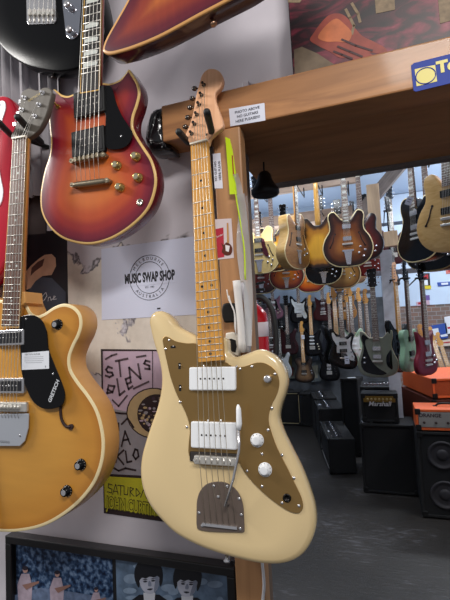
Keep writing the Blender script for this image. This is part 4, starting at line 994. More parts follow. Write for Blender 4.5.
# fluorescent tag and clear sleeves hanging on the post edge
tg = Fr(232, 165, .948, yaw=-10)
mb = MB(); mb.prism(tg.tr([(225.5, 137), (230, 139), (232.5, 150), (236, 173), (237, 194), (230, 194.5), (228.5, 175)]), -.0012, 0)
mb.prism(tg.tr([(232, 155), (233.2, 156), (234.5, 176), (233.3, 176)]), -.002, -.0013, 1)
mb.build('price_tag', [mat('#c3e01c', .5, 0, 0, 0, 20, 0, .12), mat('#b0562e', .5)], M=tg.M, label='fluorescent yellow-green strip hanging on the post corner', cat='tag')
mb = MB()
for i, (a0, a1, c0, c1) in enumerate((((234, 175), (239, 196), (238, 240), (243, 300)), ((239, 196), (243, 232), (247, 290), (246, 345)))):
    p = [tg.uv(*q) for q in (a0, a1, c0, c1)]
    pts = spline([(q[0], -.006 - .006 * i, q[1]) for q in p], 5, False)
    wv = .016 + .006 * i
    mb.loft([[(q[0], q[1] + .003 * math.sin(k), q[2]), (q[0] + wv, q[1] - .004, q[2] - .002)] for k, q in enumerate(pts)], 0, True, False, False, False)
mb.tube(spline([(q[0], -.014, q[1]) for q in tg.tr([(238, 192), (240, 205), (243, 222), (247, 250), (248, 280)])], 4, False), .0017, 6, 1)
mb.build('plastic_sleeve', [mat('#c9cdd0', .15, 0, .5, 0, 20, .3, 0, .6), mat('#c3e01c', .5, 0, 0, 0, 20, 0, .12)], M=tg.M, label='clear plastic sleeves draped down the right edge of the post', cat='plastic sleeve', recalc=False)
# rolled white paper and white cable bundle at the heel of the neck
mb = MB()
p = tg.tr([(239, 281), (241, 300), (243, 322), (245, 352)])
mb.tube(spline([(q[0], -.012, q[1]) for q in p], 3, False), .009, 12, 0)
p = tg.tr([(243, 283), (247, 300), (249, 322), (249, 352)])
mb.tube(spline([(q[0], -.004, q[1]) for q in p], 3, False), .007, 12, 1)
for q in ([(231, 290), (233, 300), (238, 310), (239, 330)], [(233, 296), (236, 306), (239, 314), (240, 335)]):
    mb.tube(spline([(v[0], -.02, v[1]) for v in tg.tr(q)], 4, False), .0014, 6, 0)
mb.build('paper_roll', [mat('#dcdad8', .6), mat('#c4c2c8', .5, 0, 0, .12, 60)], M=tg.M, label='white rolled paper and wires standing behind the cream guitar horn', cat='paper')
# black pouch on the post
pf = Fr(229, 312, .955)
mb = MB(); mb.prism(spline(pf.tr([(224.5, 305), (231, 303), (238, 305), (238.5, 321), (232, 322.5), (226, 322)]), 3), -.016, -.0005, 0, .004, True)
mb.build('phone_pouch', [BLACK], M=pf.M, label='small black pouch strapped to the post beside the neck', cat='pouch')
mb = MB(); mb.prism(spline(pf.tr([(227, 333), (240, 334), (241, 356), (233, 353), (228, 345)]), 2), -.010, -.0005, 0, .003, True)
mb.prism(spline(pf.tr([(229, 339), (237, 340), (237, 352), (231, 349)]), 2), -.0115, -.0100, 1, .0004, True)
mb.build('thermostat_box', [mat('#d9d4c8', .4), BLACK], M=pf.M, label='white box with dark window on the post above the guitar horn', cat='box')

# fire extinguisher behind the post with its hose
fe = Fr(259, 330, 1.35)
root = empty('fire_extinguisher', Matrix.Translation(at(255, 352, 1.35)), 'red fire extinguisher with white label and black hose behind the post', 'fire extinguisher')
s = 1.0
c0 = at(255, 304, 1.35) - at(255, 352, 1.35); Hh = c0.z + .0
bot = -.30
mb = MB(); mb.lathe((0, 0, bot), (0, 0, 1), [(.04, 0), (.046, .006), (.047, .015), (.047, Hh - bot - .05), (.044, Hh - bot - .03), (.03, Hh - bot - .012), (.016, Hh - bot), (.015, Hh - bot + .012)], 24)
mb.build('cylinder', [mat('#b5141f', .25, 0, .6)], root)
mb = MB(); mb.lathe((0, 0, Hh - .105), (0, 0, 1), [(.0473, 0), (.0478, .0005), (.0478, .045), (.0473, .0455)], 24); mb.build('label_band', [mat('#d6c9cf', .5)], root)
mb = MB(); mb.cyl((0, 0, Hh + .01), (0, 0, Hh + .035), .012, n=12); mb.box((.008, 0, Hh + .045), (.07, .014, .008)); mb.box((.008, 0, Hh + .062), (.075, .014, .006), rot=Matrix.Rotation(R(-10), 3, 'Y')); mb.build('valve_handle', [BLACK], root)
mb = MB(); mb.tube(spline([(.01, -.01, Hh + .02), (.035, -.012, Hh + .02), (.062, -.012, Hh - .01), (.074, -.012, Hh - .07), (.072, -.012, Hh - .15), (.055, -.012, Hh - .25)], 5, False), .009, 10); mb.build('hose', [RUBBER], root)
# bracket shelf that carries it (floor-standing stand post)
mb = MB(); mb.box((0, .0, bot - .006), (.11, .11, .012)); mb.box((-.055, -.1, bot / 2), (.10, .21, .03)); mb.box((0, .052, bot / 2), (.11, .01, .03)); mb.box((-.055, .0, bot / 2), (.01, .11, .03)); mb.box((-.056, 0, bot / 2), (.012, .03, abs(bot))); mb.build('wall_bracket', [mat('#55504c', .4, .6)], root)

# pendant bell-shaped lamp under the lintel
root = empty('pendant_bell', Matrix.Translation(at(265, 187, 1.22)), 'black bell-shaped pendant under the lintel above the hanging guitars', 'bell')
c = at(265, 187, 1.22); top = zb - c.z
mb = MB(); mb.lathe((0, 0, -.026), (0, 0, 1), [(.0003, .004), (.036, .0), (.041, .006), (.041, .016), (.034, .026), (.024, .042), (.018, .062), (.012, .070), (.0003, .072)], 24); mb.build('shade', [mat('#1c1a1c', .45, .3)], root)
mb = MB(); mb.cyl((0, 0, .04), (0, 0, top + .001), .0025, n=8); mb.build('hanging_rod', [BLACK], root)
# white cable down the post foot
mb = MB(); 
wp = Fr(263, 580, .955)
mb.tube(spline([(q[0], 0, q[1]) for q in wp.tr([(259, 520), (262, 560), (264, 585), (262, 610), (263, 700)])], 4, False), .0035, 8, 0)
mb.build('white_cable', [mat('#d8d8dc', .4)], M=wp.M, label='white cable running down the right edge of the wooden post', cat='cable')
# small white switch on the wall above the beam
sw = Fr(246, 88, WALL_Y); mb = MB(); x, z = sw.uv(247, 89); mb.rbox((x, -.006, z), (.018, .012, .028), .003); mb.build('wall_socket', [mat('#c4bfc6', .5)], M=sw.M, label='small white socket on wall just above the beam', cat='socket')

# ================================================================ THE SHOP BEHIND
def mir(h): return h + [(-x, z) for x, z in reversed(h)]
OUT = {
 'es': mir([(0.02, -.25), (.1, -.24), (.175, -.185), (.205, -.09), (.18, 0), (.142, .06), (.14, .12), (.148, .17), (.135, .21), (.095, .222), (.06, .185), (.03, .15)]),
 'arch': [(-.03, .2), (-.1, .215), (-.14, .18), (-.145, .12), (-.13, .05), (-.16, -.03), (-.205, -.12), (-.18, -.2), (-.1, -.25), (0, -.26), (.1, -.25), (.18, -.2), (.205, -.12), (.16, -.03), (.13, .05), (.14, .12), (.13, .175), (.09, .185), (.06, .14), (.03, .11)],
 'strat': [(-.03, .14), (-.07, .15), (-.105, .215), (-.135, .225), (-.15, .18), (-.135, .1), (-.12, .04), (-.14, -.04), (-.165, -.12), (-.14, -.2), (-.06, -.235), (.05, -.24), (.13, -.22), (.165, -.14), (.15, -.05), (.12, .02), (.13, .09), (.15, .15), (.125, .185), (.085, .15), (.06, .11), (.03, .11)],
 'tele': [(-.03, .16), (-.09, .165), (-.13, .15), (-.14, .1), (-.115, .03), (-.14, -.06), (-.16, -.14), (-.12, -.21), (0, -.235), (.12, -.21), (.16, -.13), (.14, -.04), (.12, .03), (.14, .1), (.13, .16), (.095, .165), (.07, .12), (.03, .095)],
 'sg': mir([(0, -.225), (.06, -.225), (.15, -.19), (.165, -.1), (.12, -.02), (.11, .05), (.125, .12), (.125, .17), (.11, .165), (.07, .12), (.03, .12)])[1:],
 'dc': mir([(.02, -.225), (.07, -.225), (.15, -.19), (.175, -.1), (.145, -.02), (.125, .06), (.14, .14), (.135, .19), (.10, .18), (.06, .13), (.03, .13)]),
 'jm': [(-.03, .14), (-.07, .16), (-.11, .22), (-.14, .21), (-.14, .13), (-.115, .06), (-.135, -.02), (-.17, -.11), (-.15, -.18), (-.08, -.225), (.03, -.26), (.13, -.25), (.165, -.18), (.15, -.1), (.11, -.02), (.12, .06), (.14, .13), (.11, .165), (.07, .13), (.03, .11)],
 'vee': [(-.03, .12), (-.05, .06), (-.12, -.12), (-.19, -.30), (-.15, -.33), (-.06, -.2), (0, -.13), (.06, -.2), (.15, -.33), (.19, -.30), (.12, -.12), (.05, .06), (.03, .12)],
}
SPEC = {  # heel z, nut z, bridge z, pickups, thickness, arch, scale
 'es': (.15, .57, -.06, (.085, -.015), .045, .012, .628), 'arch': (.15, .57, -.06, (.085, -.015), .075, .016, .628),
 'strat': (.115, .558, -.09, (.07, .01, -.045), .042, 0, .648), 'tele': (.105, .558, -.09, (.07, -.05), .044, 0, .648),
 'sg': (.11, .548, -.08, (.06, -.03), .036, 0, .628), 'dc': (.11, .568, -.08, (.03, -.04), .042, 0, .648), 'jm': (.12, .61, -.12, (.04, -.04), .042, 0, .75), 'vee': (.10, .53, -.10, (.05, -.03), .04, 0, .628)}
HANGERS = []
def guitar(kind, px, py, Y, label, top, side=None, depth=None, yaw=0, roll=0, tilt=0, guard=None, neck=None, board=None, head='pair', headm=None, pick='dark', hang='wall',
           name='electric_guitar', cat='guitar', group=None, trap=False, bind=None, S=1.0, flip=False, fh=False, floor=None, inlay='dot', knobs=3, O=None, backm=None):
    P = O if O is not None else at(px, py, Y)
    M = Matrix.Translation(P) @ Matrix.Rotation(R(yaw), 4, 'Z') @ Matrix.Rotation(-R(tilt), 4, 'X') @ Matrix.Rotation(R(roll), 4, 'Y')
    root = empty(name, M, label, cat, group)
    hz, nz, bz, pus, th, ar, sc = SPEC[kind]
    th = depth or th
    o = spline([(x * S * (-1 if flip else 1), z * S) for x, z in OUT[kind]], 3)
    side = side or top; neckm = neck or MAPLEN; board = board or ROSEWOOD
    mb = MB(); mb.body(o, 0, th, r=.004 if kind in ('es', 'arch', 'tele') else .009, mt=0, ms=1, mb=2 if bind else None, bw=.004, spine=((0, .07 * S), (0, -.11 * S)), arch=ar, rings=4)
    if backm: mb.build('body', [top, side, bind or CREAM], root)
    else: mb.build('body', [top, side, bind or CREAM], root)
    if yaw > 90:     # seen from behind: a face of the back in its own finish
        pass
    w0 = .016 if ar else .008
    neck_parts(root, (0, nz), (0, hz * .85), .043, .056, sc, w=w0, fb=board, neckm=neckm, nf=21, inlay=inlay, thick=.02, dotm=PEARL if board is not MAPLEN else BLACK)
    if head == 'pair': hs = [(-.022, nz), (-.036, nz + .045), (-.034, nz + .09), (-.042, nz + .165), (-.02, nz + .175), (0, nz + .168), (.02, nz + .175), (.042, nz + .165), (.034, nz + .09), (.036, nz + .045), (.022, nz)]
    else: hs = [(-.022, nz), (-.036, nz + .02), (-.032, nz + .08), (-.024, nz + .15), (-.012, nz + .18), (.016, nz + .185), (.032, nz + .168), (.030, nz + .145), (.014, nz + .125), (.022, nz + .08), (.04, nz + .045), (.036, nz + .03), (.022, nz)]
    hm = headm or (MAPLEN if head == 'line' else BLACKGLOSS)
    mb = MB(); mb.prism(hs, -.001, .012, 0, .002); mb.build('headstock', [hm], root)
    for k in range(6):
        if head == 'pair': sg = -1 if k < 3 else 1; z = nz + .045 + (k % 3) * .042; x = sg * .022
        else: sg = -1; z = nz + .028 + k * .024; x = -.018 + k * .0015
        mb = MB(); mb.cyl((x, -.011, z), (x, 0, z), .004, n=6); mb.cyl((x, .006, z), (x + sg * .03, .006, z), .0025, n=5); mb.box((x + sg * .034, .006, z), (.009, .007, .012)); mb.build('tuning_peg', [CHROME], root)
    if guard:
        if kind in ('strat', 'jm'): g = [(-.03, .12), (-.075, .125), (-.1, .17), (-.12, .17), (-.11, .09), (-.07, .02), (-.075, -.06), (.03, -.075), (.07, -.15), (.105, -.16), (.125, -.12), (.09, -.03), (.085, .05), (.105, .12), (.06, .085), (.03, .1)]
        elif kind == 'tele': g = [(-.03, .12), (-.09, .13), (-.11, .1), (-.085, .03), (-.06, -.035), (.04, -.03), (.09, 0), (.08, .06), (.06, .09), (.03, .085)]
        elif kind == 'dc': g = [(-.03, .12), (-.075, .12), (-.095, .10), (-.09, .04), (-.07, -.03), (-.045, -.09), (.01, -.15), (.07, -.19), (.03, -.205), (-.06, -.195), (-.125, -.165), (-.145, -.09), (-.12, -.01), (-.11, .06), (-.125, .13), (-.11, .165), (-.06, .12)]
        else: g = [(.03, .1), (.06, .09), (.075, .02), (.10, -.06), (.085, -.09), (.045, -.05), (.04, 0)]
        g = [(x * S, z * S) for x, z in g]
        yy = -.001 - (.016 if ar else 0)
        mb = MB(); mb.prism(spline(g, 2), yy - .002, yy, 0); mb.build('pickguard', [guard], root)
    py_ = -.003 if ar == 0 else -.010
    for z in pus:
        mb = MB()
        if pick == 'single': mb.rbox((0, py_ - .004, z), (.076, .01, .018), .004); pm = WHITEP
        elif pick == 'chrome': mb.rbox((0, py_ - .004, z), (.07, .012, .036), .004); pm = CHROME
        elif pick == 'white': mb.rbox((0, py_ - .004, z), (.08, .012, .036), .004); pm = WHITEP
        else: mb.rbox((0, py_ - .004, z), (.08, .012, .04), .003); pm = BLACK
        mb.build('pickup', [pm], root)
    mb = MB(); mb.rbox((0, py_ - .006, bz), (.084, .014, .016), .003)
    if kind == 'strat': mb.rbox((0, py_ - .002, bz - .022), (.084, .006, .045), .003)
    mb.build('bridge', [STEEL], root)
    if trap:
        mb = MB(); mb.prism([(-.032, bz - .06), (.032, bz - .06), (.016, bz - .17), (-.016, bz - .17)], -.014 - .004, -.014, 0); mb.box((0, -.016, bz - .055), (.09, .01, .014)); mb.build('tailpiece', [CHROME], root)
    elif kind in ('es', 'sg', 'vee', 'arch'):
        mb = MB(); mb.rbox((0, py_ - .006, bz - .035), (.088, .012, .014), .003); mb.build('tailpiece', [STEEL], root)
    kp = {'es': [(.10, -.09), (.135, -.12), (.085, -.14), (.12, -.17)], 'arch': [(.10, -.09), (.135, -.12), (.085, -.14), (.12, -.17)], 'sg': [(.085, -.06), (.115, -.10), (.08, -.12), (.11, -.155)], 'strat': [(.085, -.05), (.1, -.09), (.105, -.13)], 'jm': [(.09, -.06), (.1, -.11), (.11, -.16)],
          'tele': [(.115, -.04), (.118, -.08)], 'dc': [(-.11, -.05), (-.112, -.095)], 'vee': [(.07, -.12), (.09, -.16)]}[kind]
    for x, z in kp[:knobs]:
        mb = MB(); mb.lathe((x * S, py_ + .012 if ar else 0, z * S), (0, -1, 0), [(.011, 0), (.010, .01 + (.01 if ar else 0)), (.009, .022), (.0003, .022)], 8); mb.build('knob', [mat('#d8cfb8', .3, .2) if pick in ('single', 'white') else (CHROME if kind != 'strat' else BLACK)], root)
    if fh:
        for sg in (-1, 1):
            mb = MB(); f = [(sg * .095, .03), (sg * .105, .01), (sg * .115, -.03), (sg * .13, -.06), (sg * .14, -.08)]
            mb.tube([(x, -.006, z) for x, z in f], .0045, 6); mb.cyl((f[0][0], -.0085, f[0][1]), (f[0][0], 0, f[0][1]), .008, n=8); mb.cyl((f[-1][0], -.0065, f[-1][1]), (f[-1][0], 0, f[-1][1]), .008, n=8); mb.build('f_hole', [mat('#2a1410', .7)], root)
    strings_part(root, [[((k - 2.5) * .0068, -w0 - .002, nz), ((k - 2.5) * .0102, py_ - .014, bz), ((k - 2.5) * .0102, py_ - .004, bz - .03)] for k in range(6)], .0008, n=3)
    if hang: HANGERS.append((M, nz, hang, label))
    return root

C = lambda h, r=.3: mat(h, r, 0, .1, 0, 20, 0, 0, 1, .4)
AMBER = burst([(0, '#120b0a'), (.03, '#3a200e'), (.06, '#a0681a'), (.12, '#cf9a2c')])
TOBACCO = burst([(0, '#160b09'), (.03, '#34160e'), (.07, '#6e3817'), (.14, '#a5652a')])
CHERRYB = burst([(0, '#2c0d0c'), (.03, '#7c2410'), (.08, '#c05a1a'), (.14, '#d27a2a')])
DKCHERRY = burst([(0, '#1c0a0c'), (.04, '#45110f'), (.12, '#7a1f14')])
TAN = burst([(0, '#3a2312'), (.03, '#9a6a34'), (.1, '#c99a58')])
BROWNB = burst([(0, '#120c0a'), (.03, '#2a1c14'), (.07, '#6a5038'), (.12, '#8a6c4c')])
NATURAL = wood('#c69a58', '#d9b273', .35, .4, (8, 8, 30)); DKSIDE = mat('#2c1710', .35, 0, .4); NATSIDE = wood('#b07f40', '#c8985a', .4, .3, (20, 4, 4))
BLK = mat('#09090b', .25, 0, 0, 0, 20, 0, 0, 1, .4); DKRED = C('#3a0d14'); CREAMY = mat('#d9bd7c', .3, 0, .4)
WHITEG = mat('#d6d9d8', .3)
JET = mat('#101114', .4)

# front hanging row, about four metres away
guitar('es', 259, 249, 4.15, 'cream-topped hollow guitar with dark red pickguard, left end of the hanging row', CREAMY, NATSIDE, guard=mat('#4a1a24', .3), bind=CREAM, trap=True, fh=True, knobs=4, hang='rail_a', inlay='block', head='pair')
guitar('es', 273, 248, 4.5, 'amber sunburst hollow guitar with dark rim, just behind the cream-topped one', AMBER, DKSIDE, hang='rail_a', neck=wood('#7a4a2a', '#94603a', .4, .3, (60, 10, 5)), yaw=10, bind=CREAM, S=1.02, fh=True)
guitar('arch', 297, 238, 3.75, 'natural deep-bodied hollow guitar turned almost edge-on with silver tailpiece', wood('#8a5a2c', '#a8763c', .4, .3, (8, 8, 30)), NATURAL, yaw=70, depth=.09, S=1.06, trap=True, bind=CREAM, hang='rail_a', flip=True, inlay='block', fh=True)
guitar('es', 319, 242, 4.05, 'yellow flamed guitar with black edges, hung with its back to us', AMBER, AMBER, yaw=180, hang='rail_a', neck=wood('#b08038', '#c99a50', .35, .4, (60, 10, 5)), bind=mat('#2a1a10', .4))
guitar('es', 347, 237, 3.7, 'tobacco sunburst hollow guitar with silver trapeze tailpiece, front of the hanging row', TOBACCO, DKSIDE, yaw=6, trap=True, bind=CREAM, fh=True, hang='rail_a', pick='chrome', inlay='block', knobs=4)
guitar('es', 362, 236, 4.3, 'dark brown sunburst guitar half hidden by the tobacco hollow guitar', DKCHERRY, BLK, yaw=-8, hang='rail_a', knobs=4, headm=BLK, neck=mat('#2a1512', .4), S=.93)
# second hanging row, five metres
guitar('es', 261, 273, 5.0, 'deep red hollow guitar low in the second row beside the post', DKCHERRY, DKSIDE, bind=CREAM, trap=True, hang='rail_b')
guitar('es', 286, 268, 4.9, 'orange cherry sunburst hollow guitar with oval silver tailpiece in second row', CHERRYB, DKSIDE, bind=CREAM, trap=True, hang='rail_b', fh=True)
guitar('es', 323, 262, 4.8, 'black hollow guitar with bright tailpiece in second row under the yellow one', BLK, BLK, bind=CREAM, trap=True, hang='rail_b', knobs=4)
guitar('es', 310, 274, 5.9, 'small orange-brown hollow guitar peeping out beneath the black hollow guitar', CHERRYB, DKSIDE, hang='rail_b', bind=CREAM)
guitar('es', 341, 266, 4.9, 'tan sunburst hollow guitar beneath the tobacco sunburst one', TAN, DKSIDE, hang='rail_b', bind=CREAM, fh=True)
guitar('sg', 367, 256, 5.2, 'small cherry red guitar hanging near the pale wooden post', C('#6a1512'), hang='rail_b', knobs=4, headm=BLK)
guitar('arch', 356, 262, 5.4, 'brown acoustic-coloured guitar turned sideways behind the tan sunburst', TAN, NATSIDE, yaw=55, hang='rail_b', bind=CREAM)

# right-hand row, near the lintel
guitar('arch', 416, 225, 3.3, 'black single-cutaway hollow guitar with cream edging and a paper tag', BLK, BLK, depth=.1, yaw=-52, bind=CREAM, fh=False, hang='rail_c', knobs=4, inlay='block', pick='chrome', neck=BLK)
guitar('arch', 430, 232, 3.7, 'large black archtop guitar behind the natural one, upper right', BLK, BLK, depth=.1, yaw=-40, bind=mat('#8a7850', .4), hang='rail_c', knobs=4, S=1.18, neck=BLK, trap=False)
guitar('es', 449, 208, 2.75, 'natural pale hollow guitar with two dark pickups at upper right edge', NATURAL, NATSIDE, yaw=-36, roll=2, fh=True, hang='rail_c', knobs=4)

# back wall: three rows
rows = [
 ('sg', 273, 306, 'mauve pink guitar with two white pickups on the back wall', C('#7a5364'), dict(pick='white', guard=BLK, board=ROSEWOOD)),
 ('strat', 299, 309, 'black guitar with white pickguard in top row of the back wall', BLK, dict(guard=WHITEG, pick='single')),
 ('sg', 323, 307, 'wine red double-horned guitar with silver knobs, top row of the back wall', C('#3d1216'), dict(pick='chrome', knobs=4)),
 ('strat', 288, 340, 'dark burgundy guitar in middle row of the back wall', C('#2e0f14'), dict(pick='dark', neck=mat('#33211c'))),
 ('strat', 312, 341, 'black guitar with pale maple neck in middle row of the back wall', BLK, dict(board=MAPLEN, head='line', pick='single')),
 ('strat', 262, 336, 'black guitar with white-edged pickguard nearest the fire extinguisher', BLK, dict(guard=WHITEG, pick='single', board=EBONY)),
 ('tele', 304, 368, 'brown sunburst guitar with maple neck in lowest row of the back wall', BROWNB, dict(board=MAPLEN, head='line')),
 ('strat', 331, 339, 'charcoal guitar at the right end of the middle row on the back wall', C('#1c1e26'), dict(pick='chrome', head='line')),
 ('tele', 346, 305, 'tan guitar at the right end of top row on the back wall', C('#9a6a38'), dict(head='line')),
 ('tele', 271, 342, 'dark red guitar between fire extinguisher and burgundy guitar', C('#4a1016'), dict(guard=BLK, pick='single')),
 ('strat', 281, 364, 'white guitar with black fretboard in lowest row near the cream horn', C('#a9adb0'), dict(board=EBONY, pick='single')),
]
for kind, px, py, lab, top, kw in rows:
    guitar(kind, px, py, BACK_Y - (.16 if py < 320 else .27 if py < 350 else .38), lab, top, **kw)
guitar('strat', 329, 366, 7.14, 'black curvy guitar hanging low in front of the back wall', BLK, pick='chrome', headm=BLK, neck=mat('#241a18'))
guitar('jm', 343, 347, 4.95, 'black bass with white pickguard and paper tag beside the mint one', BLK, guard=WHITEG, hang='rail_d', neck=mat('#3a2a22'), board=ROSEWOOD, head='line', name='bass_guitar', cat='bass', S=.95, yaw=20)
guitar('strat', 353, 345, 5.2, 'pale mint green guitar between the black bass and olive one', C('#9db79c'), guard=WHITEG, hang='rail_d', head='line', pick='single', yaw=35)
guitar('tele', 369, 350, 5.5, 'orange-red guitar showing behind the olive guitar', C('#a4421c'), hang='rail_d', head='line', yaw=35)
guitar('strat', 337, 345, 5.32, 'black guitar with flat maple neck, left of the black bass', BLK, board=MAPLEN, neck=MAPLEN, hang='rail_d', head='line', yaw=25)
guitar('tele', 350, 347, 5.62, 'dark guitar with rosewood neck crowded behind the black bass', C('#1b1618'), hang='rail_d', head='line', yaw=35)
guitar('tele', 362, 345, 5.84, 'cream guitar half hidden behind the pale mint green one', C('#b9a77c'), hang='rail_d', head='line', yaw=35)
guitar('dc', 377, 352, 4.05, 'olive grey guitar with black pickguard hanging in front of the post', mat('#74776a', .4), side=mat('#b5aa8a', .4), guard=BLACKGLOSS, pick='chrome', hang='rail_e', S=.98, yaw=-4, headm=BLK, flip=False)

# basses standing on the orange cabinets
def place_on(px, py, Y): return at(px, py, Y)
guitar('sg', 427, 350, 3.75, 'deep red double-horned bass with price card standing over the orange cabinet', C('#6a0f24'), guard=mat('#5a0f20', .3), pick='chrome', hang='rail_e', yaw=54, neck=C('#3a1418'), headm=BLK, name='bass_guitar', cat='bass', S=.88)
guitar('tele', 411, 347, 3.95, 'pale green guitar behind the deep red bass, seen partly edge-on', C('#86aa8c'), hang='rail_e', yaw=62, S=.88, head='line', headm=BLK, neck=mat('#3a2a22'))
guitar('strat', 400, 345, 4.15, 'black guitar with maple neck between olive and pale green guitars', BLK, hang='rail_e', yaw=55, board=MAPLEN, guard=BLK, head='line', headm=MAPLEH)
guitar('vee', 392, 262, 4.9, 'black arrow-shaped guitar hanging right of the pale wooden post', mat('#131420', .3, 0, .4), hang='rail_f', yaw=58, headm=BLK, neck=BLK, board=EBONY, S=.75)
guitar('strat', 393, 246, 5.5, 'dark red guitar glimpsed between the posts high up', C('#4a1018'), hang='rail_f', yaw=10, headm=BLK, neck=mat('#3a2620'), S=.9)

# price tags on a few of them
def card(px, py, Y, w_, h_, label, m=PAPER, rot=0):
    fr = Fr(px, py, Y, roll=rot); mb = MB(); mb.rbox((0, 0, 0), (w_, .002, h_), .002)
    mb.box((0, -.0013, h_ * .2), (w_ * .6, .0004, h_ * .08), 1); mb.box((0, -.0013, -h_ * .1), (w_ * .5, .0004, h_ * .08), 1)
    return mb.build('price_tag', [m, mat('#6a6a72', .8)], M=fr.M, label=label, cat='price tag')
card(428, 349, 3.78, .05, .075, 'white price card in front of the deep red bass')
card(409, 201, 2.78, .035, .05, 'white paper tag on the black cream-edged hollow guitar', rot=25)
card(303, 337, BACK_Y - .398, .05, .06, 'small white tag on the maple neck of the brown sunburst guitar')
card(347, 360, 4.93, .05, .085, 'white tag hanging below the black bass and mint guitar')

# hangers for every hanging guitar
RAIL = {'rail_a': (4.62, 3.02), 'rail_b': (5.98, 2.9), 'rail_c': (3.85, 2.9), 'rail_d': (6.0, 1.93), 'rail_e': (4.75, 2.05), 'rail_f': (5.75, 2.75)}
for M, nz, hang, lab in HANGERS:
    p = M @ Vector((0, .01, nz + .022))
    ry = BACK_Y if hang == 'wall' else RAIL[hang][0]
    root = empty('guitar_hanger', Matrix.Translation(p), 'black forked hanger holding up the ' + ' '.join(lab.replace(',', '').split()[:8]), 'guitar hanger', 'forked hangers in the shop behind')
    yw = M.to_3x3(); fwd = -(yw @ Vector((0, 1, 0)))
    if fwd.y > 0: fwd = -fwd
    sd = Vector((-fwd.y, fwd.x, 0)).normalized()
    mb = MB()
    bk = -fwd * .035; bk.z = 0
    for sg in (-1, 1): mb.tube([tuple(bk + sd * sg * .012), tuple(bk * .6 + sd * sg * .036), tuple(sd * sg * .036 + fwd * .03)], .0065, 6)
    if hang == 'wall':
        mb.cyl(tuple(bk), (0, ry - p.y - .001, 0), .006, n=6); mb.box((0, ry - p.y - .008, 0), (.05, .014, .07))
    else:
        rz = RAIL[hang][1]
        if abs(ry - p.y) > .05: mb.tube([tuple(bk), (bk.x, ry - p.y, max(rz - p.z, 0) * 0), (bk.x, ry - p.y, rz - p.z)], .006, 6)
        else: mb.tube([tuple(bk), (bk.x, bk.y, rz - p.z)], .006, 6)
    mb.build('fork', [BLACK], root)

def rail(name, p0, p1, sy, sz, m, label, cat='beam'):
    p0, p1 = Vector(p0), Vector(p1); d = p1 - p0; q = d.to_track_quat('X', 'Z').to_matrix()
    mb = MB(); mb.box((0, 0, 0), (d.length, sy, sz))
    return mb.build(name, [m], M=Matrix.Translation((p0 + p1) / 2) @ q.to_4x4(), label=label, cat=cat, bevel=.004)
hu0 = at(386, 250, 4.5).z
def post(px, Y, top, sx, sy, m, label, bot=0):
    x = at(px, 300, Y).x
    mb = MB(); mb.box((0, 0, (top + bot) / 2), (sx, sy, top - bot)); return mb.build('wooden_post', [m], M=Matrix.Translation((x, Y, 0)), label=label, cat='post', bevel=.004)
post(380.5, 4.603, at(371, 186, 4.62).z, .12, .10, PINE, 'pale timber post rising to the beams beside hanging guitars', hu0 - .06)
rail('hanging_rail', (-4.5, 4.66, 3.06), (at(371, 188, 4.66).x - .12, 4.66, 3.06), .05, .12, PINEX, 'upper timber rail carrying the front row of hollow guitars')
zr = at(300, 214, 5.0).z
rail('hanging_rail', (-4.5, 6.02, 2.94), (at(371, 250, 6).x, 6.02, 2.94), .05, .14, PINEX, 'timber rail further back carrying the second hanging row')
rail('cross_beam', (-4.5, 5.2, zr), (at(352, 207, 5.2).x, 5.2, zr), .04, .13, PINEX, 'pinkish timber cross beam seen behind the hanging guitars')
rail('angled_beam', tuple(at(358, 216, 5.0)), tuple(at(404, 161, 4.85)), .06, .13, wood('#5c5350', '#7c716b', .7, 0, (3, 14, 14)), 'grey timber beam slanting up to the right of the post')
rail('short_rail', tuple(at(384, 240, 4.25)), tuple(at(398, 238, 4.25)), .06, .14, PINE, 'short pale timber block fixed right of the post')
rail('hanging_rail', (.35, 3.9, 2.93), (4.5, 3.9, 2.93), .05, .1, PINEX, 'timber rail above the black archtops at upper right')
rail('metal_rail', (at(330, 280, 5.84).x, 6.04, 1.93), (at(371, 280, 5.84).x, 6.04, 1.93), .03, .05, mat('#77777c', .4, .8), 'thin metal rail holding the crowded maple-headed guitars', 'rail')
rail('metal_rail', (at(366, 280, 4.79).x, 4.79, 2.05), (4.5, 4.79, 2.05), .03, .05, mat('#8a8a92', .4, .8), 'thin metal rail above the olive guitar and basses', 'rail')
rail('metal_rail', (at(380, 230, 5.79).x, 5.79, 2.75), (4.5, 5.79, 2.75), .03, .04, mat('#5a6270', .4, .8), 'high thin metal rail across the pale wall', 'rail')
rail('white_upright', tuple(at_floor(394, 455)), (at_floor(394, 455).x, at_floor(394, 455).y, at(386, 320, at_floor(394, 455).y).z), .08, .07, mat('#b9b7bd', .6), 'off-white painted upright below the pale timber post', 'post') if False else None
x = at(392.5, 350, 4.53).x; hu = at(386, 250, 4.5).z
mb = MB(); mb.box((0, 0, hu / 2), (.11, .05, hu)); mb.build('white_upright', [mat('#aeb0ba', .6, 0, 0, .1, 20)], M=Matrix.Translation((x, 4.53, 0)), label='off-white painted upright standing behind the olive guitar', cat='post', bevel=.003)

